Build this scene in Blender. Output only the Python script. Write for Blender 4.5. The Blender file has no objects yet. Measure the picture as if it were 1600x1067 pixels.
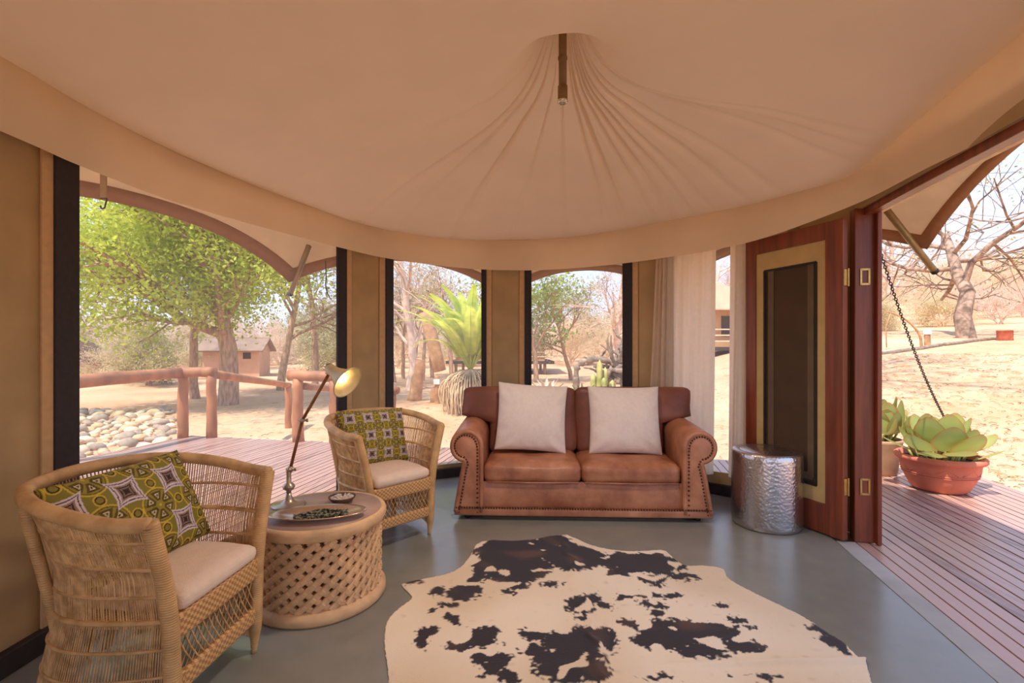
import bpy, bmesh, math, random
import numpy as np
from mathutils import Vector, Matrix, noise as mnoise

PI = math.pi
S = bpy.context.scene
C = S.collection

# ------------------------------------------------------------------ camera
FPX = 750.0                                    # focal length in pixels of the 1600 x 1067 frame
cam_d = bpy.data.cameras.new('camera')
cam_d.sensor_fit = 'HORIZONTAL'
cam_d.sensor_width = 36.0
cam_d.lens = 36.0 * FPX / 1600.0
cam_d.shift_y = 9.5 / 1600.0
cam_d.clip_start = 0.05
cam_d.clip_end = 400
cam = bpy.data.objects.new('camera', cam_d)
cam.location = (0, 0, 1.2)
cam.rotation_euler = (PI / 2, 0, 0)
C.objects.link(cam)
S.camera = cam

# ------------------------------------------------------------------ view
S.view_settings.view_transform = 'Standard'
S.view_settings.look = 'None'
S.view_settings.exposure = 1.0
S.view_settings.gamma = 1.0
S.view_settings.use_curve_mapping = False

# ------------------------------------------------------------------ sky
world = bpy.data.worlds.new('sky')
S.world = world
world.use_nodes = True
wn = world.node_tree.nodes
wl = world.node_tree.links
wn.clear()
w_out = wn.new('ShaderNodeOutputWorld')
w_bg = wn.new('ShaderNodeBackground')
w_tc = wn.new('ShaderNodeTexCoord')
w_sep = wn.new('ShaderNodeSeparateXYZ')
w_ramp = wn.new('ShaderNodeValToRGB')
w_ramp.color_ramp.elements[0].position = 0.0
w_ramp.color_ramp.elements[0].color = (0.60, 0.66, 0.80, 1)
w_ramp.color_ramp.elements[1].position = 0.75
w_ramp.color_ramp.elements[1].color = (0.33, 0.47, 0.80, 1)
e = w_ramp.color_ramp.elements.new(0.30)
e.color = (0.46, 0.58, 0.86, 1)
wl.new(w_tc.outputs['Generated'], w_sep.inputs[0])
wl.new(w_sep.outputs['Z'], w_ramp.inputs[0])
wl.new(w_ramp.outputs[0], w_bg.inputs['Color'])
w_bg.inputs['Strength'].default_value = 1.0
wl.new(w_bg.outputs[0], w_out.inputs[0])

# ------------------------------------------------------------------ sun (from behind and to the left of the tent)
sun_d = bpy.data.lights.new('sun', 'SUN')
sun_d.energy = 3.05
sun_d.angle = math.radians(1.2)
sun_d.color = (1.0, 0.93, 0.83)
sun = bpy.data.objects.new('sun', sun_d)
sun_from = Vector((-0.62, -0.78, 1.75))
sun.rotation_euler = sun_from.to_track_quat('Z', 'Y').to_euler()
sun.location = (-6, -8, 14)
C.objects.link(sun)

# ------------------------------------------------------------------ helpers
def srgb(r, g=None, b=None):
    if g is None:
        h = r.lstrip('#')
        r, g, b = (int(h[i:i + 2], 16) for i in (0, 2, 4))
    f = lambda c: (c / 12.92 if c <= 0.04045 else ((c + 0.055) / 1.055) ** 2.4)
    return (f(r / 255.0), f(g / 255.0), f(b / 255.0))

def sc(c, k):
    return tuple(min(1.0, x * k) for x in c[:3]) + (1.0,)

MATS = {}
def mat(name, col, rough=0.65, var=0.12, scale=12.0, bump=0.0, bscale=60.0, metal=0.0, trans=0.0,
        spec=0.4, stretch=(1, 1, 1), col2=None, sheen=0.0, detail=4.0, thr=(0.35, 0.65), alpha=None, coat=0.0):
    """Procedural Principled material: two tones mixed by noise, optional bump and translucency."""
    if name in MATS:
        return MATS[name]
    m = bpy.data.materials.new(name)
    m.use_nodes = True
    n, l = m.node_tree.nodes, m.node_tree.links
    n.clear()
    out = n.new('ShaderNodeOutputMaterial')
    p = n.new('ShaderNodeBsdfPrincipled')
    tc = n.new('ShaderNodeTexCoord')
    mp = n.new('ShaderNodeMapping')
    mp.inputs['Scale'].default_value = stretch
    l.new(tc.outputs['Object'], mp.inputs[0])
    nz = n.new('ShaderNodeTexNoise')
    nz.inputs['Scale'].default_value = scale
    nz.inputs['Detail'].default_value = detail
    l.new(mp.outputs[0], nz.inputs['Vector'])
    rp = n.new('ShaderNodeValToRGB')
    rp.color_ramp.elements[0].position = thr[0]
    rp.color_ramp.elements[1].position = thr[1]
    rp.color_ramp.elements[0].color = sc(col, 1 - var)
    rp.color_ramp.elements[1].color = sc(col2, 1.0) if col2 else sc(col, 1 + var)
    l.new(nz.outputs['Fac'], rp.inputs[0])
    l.new(rp.outputs[0], p.inputs['Base Color'])
    p.inputs['Roughness'].default_value = rough
    p.inputs['Metallic'].default_value = metal
    p.inputs['Specular IOR Level'].default_value = spec
    if coat:
        p.inputs['Coat Weight'].default_value = coat
        p.inputs['Coat Roughness'].default_value = 0.25
    if sheen:
        p.inputs['Sheen Weight'].default_value = sheen
    if bump:
        nb = n.new('ShaderNodeTexNoise')
        nb.inputs['Scale'].default_value = bscale
        nb.inputs['Detail'].default_value = 3
        l.new(mp.outputs[0], nb.inputs['Vector'])
        bp = n.new('ShaderNodeBump')
        bp.inputs['Strength'].default_value = bump
        bp.inputs['Distance'].default_value = 0.01
        l.new(nb.outputs['Fac'], bp.inputs['Height'])
        l.new(bp.outputs[0], p.inputs['Normal'])
    last = p.outputs[0]
    if trans:
        t = n.new('ShaderNodeBsdfTranslucent')
        l.new(rp.outputs[0], t.inputs['Color'])
        mx = n.new('ShaderNodeMixShader')
        mx.inputs[0].default_value = trans
        l.new(last, mx.inputs[1])
        l.new(t.outputs[0], mx.inputs[2])
        last = mx.outputs[0]
    if alpha is not None:
        t = n.new('ShaderNodeBsdfTransparent')
        mx = n.new('ShaderNodeMixShader')
        mx.inputs[0].default_value = alpha
        l.new(t.outputs[0], mx.inputs[1])
        l.new(last, mx.inputs[2])
        last = mx.outputs[0]
    l.new(last, out.inputs[0])
    MATS[name] = m
    return m

def attr_mat(name, rough=0.8, bump=0.0, bscale=80.0, sheen=0.0, spec=0.3):
    """Material whose colour is the mesh's own dye pattern (colour attribute 'dye')."""
    if name in MATS:
        return MATS[name]
    m = bpy.data.materials.new(name)
    m.use_nodes = True
    n, l = m.node_tree.nodes, m.node_tree.links
    p = n['Principled BSDF']
    a = n.new('ShaderNodeAttribute')
    a.attribute_name = 'dye'
    l.new(a.outputs['Color'], p.inputs['Base Color'])
    p.inputs['Roughness'].default_value = rough
    p.inputs['Specular IOR Level'].default_value = spec
    if sheen:
        p.inputs['Sheen Weight'].default_value = sheen
    if bump:
        tc = n.new('ShaderNodeTexCoord')
        nb = n.new('ShaderNodeTexNoise')
        nb.inputs['Scale'].default_value = bscale
        l.new(tc.outputs['Object'], nb.inputs['Vector'])
        bp = n.new('ShaderNodeBump')
        bp.inputs['Strength'].default_value = bump
        bp.inputs['Distance'].default_value = 0.01
        l.new(nb.outputs['Fac'], bp.inputs['Height'])
        l.new(bp.outputs[0], p.inputs['Normal'])
    MATS[name] = m
    return m

def frames(path):
    """Parallel-transport frames along a path of Vectors."""
    n = len(path)
    tang = []
    for i in range(n):
        a = path[max(0, i - 1)]
        b = path[min(n - 1, i + 1)]
        t = (b - a)
        tang.append(t.normalized() if t.length > 1e-9 else Vector((0, 0, 1)))
    up = Vector((0, 0, 1)) if abs(tang[0].z) < 0.9 else Vector((1, 0, 0))
    u = tang[0].cross(up).normalized()
    res = []
    for i in range(n):
        t = tang[i]
        u = u - t * u.dot(t)
        if u.length < 1e-6:
            u = t.orthogonal()
        u.normalize()
        res.append((u.copy(), t.cross(u)))
    return res

class MB:
    """Collects shapes into ONE mesh object."""
    def __init__(self):
        self.v = []
        self.f = []
    def add(self, vs, fs):
        o = len(self.v)
        self.v.extend([tuple(p) for p in vs])
        self.f.extend([tuple(i + o for i in q) for q in fs])
        return self
    def box(self, c, s, m=None):
        x, y, z = s[0] / 2, s[1] / 2, s[2] / 2
        vs = [Vector((i, j, k)) for i in (-x, x) for j in (-y, y) for k in (-z, z)]
        if m is not None:
            vs = [m @ p for p in vs]
        vs = [p + Vector(c) for p in vs]
        return self.add(vs, [(0, 1, 3, 2), (4, 6, 7, 5), (0, 4, 5, 1), (2, 3, 7, 6), (0, 2, 6, 4), (1, 5, 7, 3)])
    def prism(self, pts, z0, z1):
        n = len(pts)
        vs = [(p[0], p[1], z0) for p in pts] + [(p[0], p[1], z1) for p in pts]
        fs = [tuple(range(n - 1, -1, -1)), tuple(range(n, 2 * n))]
        fs += [(i, (i + 1) % n, n + (i + 1) % n, n + i) for i in range(n)]
        return self.add(vs, fs)
    def tube(self, path, r, seg=6, caps=True, closed=False, flat=None):
        path = [Vector(p) for p in path]
        n = len(path)
        if not hasattr(r, '__len__'):
            r = [r] * n
        fr = frames(path)
        vs = []
        for i in range(n):
            u, w = fr[i]
            for k in range(seg):
                a = 2 * PI * k / seg
                rr = r[i]
                p = u * (math.cos(a) * rr) + w * (math.sin(a) * rr * (flat or 1))
                vs.append(path[i] + p)
        fs = []
        for i in range(n - 1 if not closed else n):
            j = (i + 1) % n
            for k in range(seg):
                k2 = (k + 1) % seg
                fs.append((i * seg + k, i * seg + k2, j * seg + k2, j * seg + k))
        if caps and not closed:
            fs.append(tuple(range(seg - 1, -1, -1)))
            fs.append(tuple((n - 1) * seg + k for k in range(seg)))
        return self.add(vs, fs)
    def lathe(self, prof, seg=32, c=(0, 0, 0), m=None):
        vs = []
        n = len(prof)
        for (r, z) in prof:
            for k in range(seg):
                a = 2 * PI * k / seg
                p = Vector((r * math.cos(a), r * math.sin(a), z))
                if m is not None:
                    p = m @ p
                vs.append(p + Vector(c))
        fs = []
        for i in range(n - 1):
            for k in range(seg):
                k2 = (k + 1) % seg
                fs.append((i * seg + k, i * seg + k2, (i + 1) * seg + k2, (i + 1) * seg + k))
        if prof[0][0] > 1e-6:
            fs.append(tuple(range(seg - 1, -1, -1)))
        if prof[-1][0] > 1e-6:
            fs.append(tuple((n - 1) * seg + k for k in range(seg)))
        return self.add(vs, fs)
    def grid(self, fn, nu, nv):
        vs = [fn(i / nu, j / nv) for i in range(nu + 1) for j in range(nv + 1)]
        fs = [(i * (nv + 1) + j, (i + 1) * (nv + 1) + j, (i + 1) * (nv + 1) + j + 1, i * (nv + 1) + j + 1)
              for i in range(nu) for j in range(nv)]
        return self.add(vs, fs)
    def ball(self, c, r, seg=8, rings=5, s=(1, 1, 1), m=None):
        prof = [(max(1e-7, r * math.sin(PI * i / rings)), -r * math.cos(PI * i / rings)) for i in range(rings + 1)]
        vs = []
        for (q, z) in prof:
            for k in range(seg):
                a = 2 * PI * k / seg
                p = Vector((q * math.cos(a) * s[0], q * math.sin(a) * s[1], z * s[2]))
                if m is not None:
                    p = m @ p
                vs.append(p + Vector(c))
        fs = []
        for i in range(rings):
            for k in range(seg):
                k2 = (k + 1) % seg
                fs.append((i * seg + k, i * seg + k2, (i + 1) * seg + k2, (i + 1) * seg + k))
        return self.add(vs, fs)
    def mesh(self, name, m=None, smooth=True):
        me = bpy.data.meshes.new(name)
        me.from_pydata(self.v, [], self.f)
        if m is not None:
            me.materials.append(m)
        if smooth:
            me.polygons.foreach_set('use_smooth', [True] * len(me.polygons))
        me.update()
        return me
    def build(self, name, m, parent=None, smooth=True, bevel=0.0, solid=0.0, auto=None, weld=False):
        me = self.mesh(name, m, smooth)
        if weld:
            b = bmesh.new(); b.from_mesh(me)
            bmesh.ops.remove_doubles(b, verts=b.verts, dist=1e-5)
            b.to_mesh(me); b.free()
        o = link(name, me, parent)
        if solid:
            s = o.modifiers.new('thickness', 'SOLIDIFY'); s.thickness = solid; s.offset = 0
        if bevel:
            s = o.modifiers.new('bevel', 'BEVEL'); s.width = bevel; s.segments = 2; s.limit_method = 'ANGLE'
            s.angle_limit = math.radians(40)
        if auto is not None:
            me.set_sharp_from_angle(angle=math.radians(auto))
        return o

def link(name, data, parent=None):
    o = bpy.data.objects.new(name, data)
    C.objects.link(o)
    if parent is not None:
        o.parent = parent
    return o

def tag(o, label=None, cat=None, group=None, kind=None):
    if label: o['label'] = label
    if cat: o['category'] = cat
    if group: o['group'] = group
    if kind: o['kind'] = kind
    return o

def thing(name, label, cat, loc=(0, 0, 0), rz=0.0, group=None):
    o = link(name, None)
    o.location = loc
    o.rotation_euler = (0, 0, rz)
    o.empty_display_size = 0.1
    return tag(o, label, cat, group)

def struct(o, label=None, cat=None):
    return tag(o, label, cat, None, 'structure')

def copy_tree(o, parent=None):
    c = o.copy()
    C.objects.link(c)
    c.parent = parent
    for ch in list(o.children):
        copy_tree(ch, c)
    return c

def place(o, loc, rz=0.0, s=None):
    o.location = loc
    o.rotation_euler = (0, 0, rz)
    if s is not None:
        o.scale = (s, s, s) if not hasattr(s, '__len__') else s
    return o

def rbox(size, r=0.02, n=8, bulge=(0, 0, 0), wr=0.0, wscale=6.0, seed=0, c=(0, 0, 0)):
    """Rounded, puffed box as (verts, faces): cube grid pushed onto a rounded box, faces bulged, wrinkled by noise."""
    hx, hy, hz = size[0] / 2, size[1] / 2, size[2] / 2
    vs, fs, idx = [], [], {}
    def vert(i, j, k):
        key = (i, j, k)
        if key in idx: return idx[key]
        u, v, w = i / n * 2 - 1, j / n * 2 - 1, k / n * 2 - 1
        # smooth spacing
        p = Vector((u * hx, v * hy, w * hz))
        q = Vector((max(-hx + r, min(hx - r, p.x)), max(-hy + r, min(hy - r, p.y)), max(-hz + r, min(hz - r, p.z))))
        d = p - q
        if d.length > 1e-9:
            p = q + d.normalized() * r
        bx = bulge[0] * (1 - v * v) * (1 - w * w) * u
        by = bulge[1] * (1 - u * u) * (1 - w * w) * v
        bz = bulge[2] * (1 - u ** 4) * (1 - v ** 4) * w
        p = p + Vector((bx, by, bz))
        if wr:
            s = Vector((p.x * wscale + seed * 7.1, p.y * wscale, p.z * wscale))
            dv = mnoise.noise_vector(s)
            p = p + dv * wr
        idx[key] = len(vs)
        vs.append(p + Vector(c))
        return idx[key]
    for a in range(n):
        for b in range(n):
            fs.append((vert(a, b, 0), vert(a, b + 1, 0), vert(a + 1, b + 1, 0), vert(a + 1, b, 0)))
            fs.append((vert(a, b, n), vert(a + 1, b, n), vert(a + 1, b + 1, n), vert(a, b + 1, n)))
            fs.append((vert(a, 0, b), vert(a + 1, 0, b), vert(a + 1, 0, b + 1), vert(a, 0, b + 1)))
            fs.append((vert(a, n, b), vert(a, n, b + 1), vert(a + 1, n, b + 1), vert(a + 1, n, b)))
            fs.append((vert(0, a, b), vert(0, a, b + 1), vert(0, a + 1, b + 1), vert(0, a + 1, b)))
            fs.append((vert(n, a, b), vert(n, a + 1, b), vert(n, a + 1, b + 1), vert(n, a, b + 1)))
    return vs, fs

def catmull(pts, n, closed=False):
    pts = [Vector(p) for p in pts]
    m = len(pts)
    out = []
    segs = m if closed else m - 1
    for i in range(segs):
        p0 = pts[(i - 1) % m] if closed or i > 0 else pts[0] * 2 - pts[1]
        p1 = pts[i]
        p2 = pts[(i + 1) % m]
        p3 = pts[(i + 2) % m] if closed or i + 2 < m else pts[-1] * 2 - pts[-2]
        for k in range(n):
            t = k / n
            out.append(0.5 * ((2 * p1) + (-p0 + p2) * t + (2 * p0 - 5 * p1 + 4 * p2 - p3) * t * t
                              + (-p0 + 3 * p1 - 3 * p2 + p3) * t ** 3))
    if not closed:
        out.append(pts[-1].copy())
    return out

def smooth01(a, b, x):
    t = max(0.0, min(1.0, (x - a) / (b - a)))
    return t * t * (3 - 2 * t)
# ================================================================== THE TENT
DV = Vector((0.2086, 0.978, 0))        # direction of the deck boards and of the doorway wall
NV = Vector((0.978, -0.2086, 0))       # across the boards
def nt(n, t, z=0.0):
    p = NV * n + DV * t
    return Vector((p.x, p.y, z))

M_canvas = mat('khaki_canvas', srgb(192, 164, 120), 0.85, 0.08, 5, bump=0.25, bscale=9, trans=0.22)
M_trim = mat('canvas_binding', srgb(214, 176, 128), 0.85, 0.06, 30, trans=0.15)
M_zip = mat('black_webbing', srgb(46, 40, 42), 0.7, 0.15, 40, bump=0.2, bscale=200)
M_lining = mat('cream_lining', srgb(244, 230, 212), 0.9, 0.02, 3, trans=0.38)
M_valance = mat('sand_valance', srgb(236, 210, 176), 0.9, 0.02, 4, trans=0.18)
M_fly = mat('ochre_flysheet', srgb(208, 168, 124), 0.85, 0.05, 8, bump=0.1, bscale=150, trans=0.19)
M_hem = mat('brown_hem', srgb(166, 116, 76), 0.85, 0.08, 20, trans=0.10)
M_redwood = mat('red_hardwood', srgb(126, 60, 34), 0.38, 0.25, 5, bump=0.1, bscale=30, stretch=(6, 6, 0.5), coat=0.25)
M_brass = mat('brass', srgb(196, 160, 96), 0.35, 0.1, 30, metal=1.0)
M_steel = mat('galvanised_tube', srgb(150, 128, 88), 0.45, 0.1, 20, metal=0.5)
M_darkmetal = mat('dark_iron', srgb(60, 54, 50), 0.5, 0.15, 40, metal=0.8)

def pane_material():
    m = bpy.data.materials.new('clear_window_film')
    m.use_nodes = True
    n, l = m.node_tree.nodes, m.node_tree.links
    n.clear()
    out = n.new('ShaderNodeOutputMaterial')
    t = n.new('ShaderNodeBsdfTransparent'); t.inputs[0].default_value = (0.97, 0.97, 0.97, 1)
    g = n.new('ShaderNodeBsdfGlossy'); g.inputs['Roughness'].default_value = 0.12
    d = n.new('ShaderNodeBsdfTranslucent'); d.inputs[0].default_value = (0.9, 0.9, 0.9, 1)
    a = n.new('ShaderNodeMixShader'); a.inputs[0].default_value = 0.04
    b = n.new('ShaderNodeMixShader'); b.inputs[0].default_value = 0.03
    l.new(t.outputs[0], a.inputs[1]); l.new(d.outputs[0], a.inputs[2])
    l.new(a.outputs[0], b.inputs[1]); l.new(g.outputs[0], b.inputs[2])
    l.new(b.outputs[0], out.inputs[0])
    return m
M_pane = pane_material()

def concrete_material(name, c1, c2, rough, crough=0.0):
    m = bpy.data.materials.new(name)
    m.use_nodes = True
    n, l = m.node_tree.nodes, m.node_tree.links
    p = n['Principled BSDF']
    tc = n.new('ShaderNodeTexCoord')
    a = n.new('ShaderNodeTexNoise'); a.inputs['Scale'].default_value = 1.6; a.inputs['Detail'].default_value = 7
    b = n.new('ShaderNodeTexNoise'); b.inputs['Scale'].default_value = 9; b.inputs['Detail'].default_value = 6
    l.new(tc.outputs['Object'], a.inputs['Vector']); l.new(tc.outputs['Object'], b.inputs['Vector'])
    mx = n.new('ShaderNodeMath'); mx.operation = 'MULTIPLY_ADD'; mx.inputs[1].default_value = 0.35
    l.new(b.outputs['Fac'], mx.inputs[0]); l.new(a.outputs['Fac'], mx.inputs[2])
    r = n.new('ShaderNodeValToRGB')
    r.color_ramp.elements[0].position = 0.45; r.color_ramp.elements[1].position = 0.88
    r.color_ramp.elements[0].color = c1 + (1,); r.color_ramp.elements[1].color = c2 + (1,)
    l.new(mx.outputs[0], r.inputs[0]); l.new(r.outputs[0], p.inputs['Base Color'])
    rr = n.new('ShaderNodeMapRange')
    rr.inputs['To Min'].default_value = rough - 0.01; rr.inputs['To Max'].default_value = rough + 0.05
    l.new(b.outputs['Fac'], rr.inputs['Value']); l.new(rr.outputs[0], p.inputs['Roughness'])
    bp = n.new('ShaderNodeBump'); bp.inputs['Strength'].default_value = 0.03; bp.inputs['Distance'].default_value = 0.01
    l.new(a.outputs['Fac'], bp.inputs['Height']); l.new(bp.outputs[0], p.inputs['Normal'])
    p.inputs['Specular IOR Level'].default_value = 0.55
    return m
M_floor = concrete_material('polished_concrete', srgb(126, 125, 115), srgb(144, 142, 131), 0.22)
M_sill = concrete_material('raw_concrete', srgb(150, 144, 138), srgb(186, 180, 172), 0.6)

# ---------------------------------------------------------------- plan of the wall line (inside face)
W0 = Vector((-1.93, -1.5, 0)); Wc1 = Vector((-1.87, 2.055, 0)); Wc2 = Vector((-1.36, 3.71, 0))
Wc3 = Vector((-1.06, 4.24, 0)); Wc4 = Vector((-0.295, 4.60, 0)); Wc5 = Vector((0.187, 4.67, 0))
Wc6 = Vector((1.00, 4.34, 0)); Wc7 = Vector((1.37, 4.19, 0)); Wc8 = Vector((2.15, 3.59, 0))
D1 = Vector((2.20, 2.95, 0)); D0 = D1 - DV * 2.3; D00 = D0 - DV * 2.2
PLAN = [W0, Wc1, Wc2, Wc3, Wc4, Wc5, Wc6, Wc7, Wc8, D1, D0, D00]
WTOP = 2.26

def slab(mb, a, b, z0, z1, th=0.02, off=0.0):
    """Upright slab from a to b; 'off' moves it into the room (to the right of a->b)."""
    d = (b - a); d.z = 0
    d.normalize()
    nrm = Vector((d.y, -d.x, 0))
    o = nrm * off
    q = nrm * (th / 2)
    p = [a + o - q, b + o - q, b + o + q, a + o + q]
    return mb.prism([(v.x, v.y) for v in p], z0, z1)

def seg_pt(a, b, f):
    return a + (b - a) * f

# ---- floor
fl = [W0, Wc1, Wc2, Wc3, Wc4, Wc5, Wc6, Wc7, Wc8, nt(1.343, 3.35), nt(1.343, -1.5)]
floor = MB().prism([(p.x, p.y) for p in fl], -0.25, 0.0).build('floor', M_floor, None, False, 0.003)
struct(floor, 'polished grey concrete floor slab inside the tent')
random.seed(4)
edge = []
for i in range(60):
    t = -1.5 + i * (4.84 / 59)
    edge.append(nt(1.3475 + 0.004 * mnoise.noise((t * 5, 0, 0)) + 0.002 * random.random(), t))
edge2 = [nt(1.453, 3.34), nt(1.453, -1.5)]
strip = MB().prism([(p.x, p.y) for p in edge + edge2], -0.25, -0.001).build('threshold_strip', M_sill, floor, False)
tag(strip, 'paler raw concrete strip along the doorway, split off by a crack')

# ---- walls
def wall(name, a, b, label, parts=()):
    o = struct(slab(MB(), a, b, 0.0, WTOP, 0.02).build(name, M_canvas, None, False), label)
    return o
def rippled(mb, a, b, z0, z1, off=0.0, amp=0.012, nu=40, nz=24, seed=0):
    d = (b - a).normalized(); nrm = Vector((d.y, -d.x, 0))
    L = (b - a).length
    def fn(u, v):
        p = a + (b - a) * u
        z = z0 + (z1 - z0) * v
        e = min(1, min(u, 1 - u) * 8)
        w = (mnoise.noise((u * L * 2.2 + seed, z * 0.8, seed)) + 0.5 * mnoise.noise((u * L * 5 + seed, z * 3.2, 3))) * amp * e
        q = p + nrm * (off + w)
        return (q.x, q.y, z)
    return mb.grid(fn, nu, nz)

def canvas_wall(name, a, b, label, seed=0, nu=24):
    return struct(rippled(MB(), a, b, 0.0, WTOP, 0.0, 0.012, nu, 24, seed).build(name, M_canvas, None, True, solid=0.006), label)

LWa = Vector((-1.873, 1.902, 0)); LWb = Vector((-1.872, 1.948, 0))
wall_left = canvas_wall('wall_left', W0, LWa, 'khaki canvas wall beside the wide window', 1, 60)
slab(MB(), LWa, LWb, 0, WTOP, 0.014, 0.004).build('binding_strip', M_trim, wall_left, False)

def pillar(name, a, b, fz0, ft0, ft1, fz1, label, seed):
    """Canvas panel between two windows: zip band, binding, canvas, binding, zip band."""
    o = canvas_wall(name, seg_pt(a, b, ft0), seg_pt(a, b, ft1), label, seed, 12)
    if ft0 > fz0:
        slab(MB(), seg_pt(a, b, fz0), seg_pt(a, b, ft0), 0, WTOP, 0.012, 0.004).build('binding_strip', M_trim, o, False)
    if fz1 > ft1:
        slab(MB(), seg_pt(a, b, ft1), seg_pt(a, b, fz1), 0, WTOP, 0.012, 0.004).build('binding_strip', M_trim, o, False)
    return o

p_a = pillar('wall_back_left', Wc2, Wc3, 0.15, 0.24, 0.74, 0.85, 'khaki canvas wall panel behind the desk lamp', 5)
p_b = pillar('wall_back', Wc4, Wc5, 0.10, 0.20, 0.76, 0.86, 'khaki canvas wall panel behind the sofa, between two windows', 9)
p_c = pillar('wall_back_right', Wc6, Wc7, 0.22, 0.34, 1.0, 1.0, 'khaki canvas wall panel beside the white curtain', 13)
w4a = seg_pt(Wc7, Wc8, 0.06); w4b = seg_pt(Wc7, Wc8, 0.58)
wr = canvas_wall('wall_right', w4b, Wc8, 'khaki canvas wall behind the open door', 17, 10)
canvas_wall('wall_door_side', Wc8, D1 + DV * 0.05, 'khaki canvas return wall next to the door frame', 21, 8)
canvas_wall('wall_front_right', D0, D00, 'khaki canvas wall on the near side of the doorway', 23, 20)

# ---- windows: black zip bands, base band, header, clear film
def window(name, a, b, za, zb, label, lowh=0.125):
    w = link(name, None); struct(w, label)
    for (p, q) in za:
        slab(MB(), p, q, 0.0, WTOP, 0.022, 0.010).build('zip_band', M_zip, w, False, 0.003)
    slab(MB(), a, b, 0.0, 0.085, 0.05, 0.012).build('base_board', mat('dark_base', srgb(52, 44, 40), 0.6, 0.2, 15), w, False, 0.004)
    slab(MB(), a, b, 0.08, zb, 0.012, 0.0).build('sill_flap', M_canvas, w, False)
    slab(MB(), a, b, 2.10, WTOP, 0.012, 0.0).build('header_flap', M_canvas, w, False)
    slab(MB(), a, b, zb, 2.10, 0.003, -0.004).build('window_film', M_pane, w, False)
    return w

win1 = window('window_1', Wc1, Wc2, [(LWb, Wc1), (Wc2, seg_pt(Wc2, Wc3, 0.15))], 0.10, 'wide clear window beside the wicker armchairs')
win2 = window('window_2', Wc3, Wc4, [(seg_pt(Wc2, Wc3, 0.85), Wc3), (Wc4, seg_pt(Wc4, Wc5, 0.10))], 0.12, 'clear window looking out on the cycad')
win3 = window('window_3', Wc5, Wc6, [(seg_pt(Wc4, Wc5, 0.86), Wc5), (Wc6, seg_pt(Wc6, Wc7, 0.22))], 0.12, 'clear window behind the sofa cushions')
win4 = window('window_4', w4a, w4b, [(Wc7, w4a)], 0.18, 'clear window between the white curtains')
# base boards along the canvas panels
for a, b, par in ((W0, LWb, wall_left), (Wc2, Wc3, p_a), (Wc4, Wc5, p_b), (Wc6, Wc7, p_c), (w4b, Wc8, wr)):
    slab(MB(), a, b, 0.0, 0.085, 0.05, 0.012).build('base_board', MATS['dark_base'], par, False, 0.004)

# ---- doorway: jambs, lintel, leaf
FRAME = link('door_1', None); struct(FRAME, 'red hardwood door frame with its leaf folded open into the tent')
RD = Matrix.Rotation(-math.atan2(DV.x, DV.y), 3, 'Z')
def dbox(mb, n, t, z, sn, st, sz):
    return mb.box(nt(n, t, z), (sn, st, sz), RD)
Dn, Dt = D1.dot(NV), D1.dot(DV)
dbox(MB(), Dn - 0.03, Dt + 0.03, 1.03, 0.11, 0.07, 2.06).build('jamb', M_redwood, FRAME, False, 0.005)
dbox(MB(), Dn + 0.035, Dt - 0.02, 1.03, 0.025, 0.04, 2.06).build('door_stop', M_redwood, FRAME, False, 0.004)
dbox(MB(), Dn - 0.03, Dt - 2.25, 1.03, 0.11, 0.07, 2.06).build('jamb', M_redwood, FRAME, False, 0.005)
dbox(MB(), Dn - 0.005, Dt - 1.11, 2.04, 0.06, 2.35, 0.05).build('lintel', M_redwood, FRAME, False, 0.004)
dbox(MB(), Dn + 0.05, Dt - 1.11, 2.04, 0.03, 2.35, 0.035).build('lintel_edge', mat('bleached_wood', srgb(226, 190, 146), 0.6, 0.1, 20), FRAME, False, 0.003)
dbox(MB(), Dn - 0.05, Dt - 1.11, 2.115, 0.015, 2.35, 0.12).build('lintel_flap', M_canvas, FRAME, False)

# leaf: local x along the leaf from the hinge, y thickness (room side is -y), z up
LEAF = link('door_leaf', None, FRAME)
hinge = Vector((2.075, 2.965, 0.012)); free = Vector((1.815, 3.66, 0.012))
ld = (free - hinge)
LW = ld.length
LEAF.location = hinge
LEAF.rotation_euler = (0, 0, math.atan2(ld.y, ld.x))
LH = 1.985
def lbox(x0, x1, z0, z1, y0, y1):
    return MB().box(((x0 + x1) / 2, (y0 + y1) / 2, (z0 + z1) / 2), (x1 - x0, y1 - y0, z1 - z0))
lbox(0, 0.115, 0, LH, 0, 0.045).build('stile', M_redwood, LEAF, False, 0.004)
lbox(LW - 0.09, LW, 0, LH, 0, 0.045).build('stile', M_redwood, LEAF, False, 0.004)
lbox(0.115, LW - 0.09, 0, 0.19, 0, 0.045).build('rail', M_redwood, LEAF, False, 0.004)
lbox(0.115, LW - 0.09, LH - 0.11, LH, 0, 0.045).build('rail', M_redwood, LEAF, False, 0.004)
M_leafcanvas = mat('door_canvas', srgb(196, 168, 112), 0.85, 0.06, 10, bump=0.1, bscale=60)
cx0, cx1, cz0, cz1 = 0.115, LW - 0.09, 0.19, LH - 0.11
ox0, ox1, oz0, oz1 = cx0 + 0.065, cx1 - 0.07, cz0 + 0.10, cz1 - 0.13
cv = MB()
for (x0, x1, z0, z1) in ((cx0, ox0, cz0, cz1), (ox1, cx1, cz0, cz1), (ox0, ox1, cz0, oz0), (ox0, ox1, oz1, cz1)):
    cv.box(((x0 + x1) / 2, 0.026, (z0 + z1) / 2), (x1 - x0, 0.014, z1 - z0))
cv.build('canvas_panel', M_leafcanvas, LEAF, False)
mb = MB()
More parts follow.
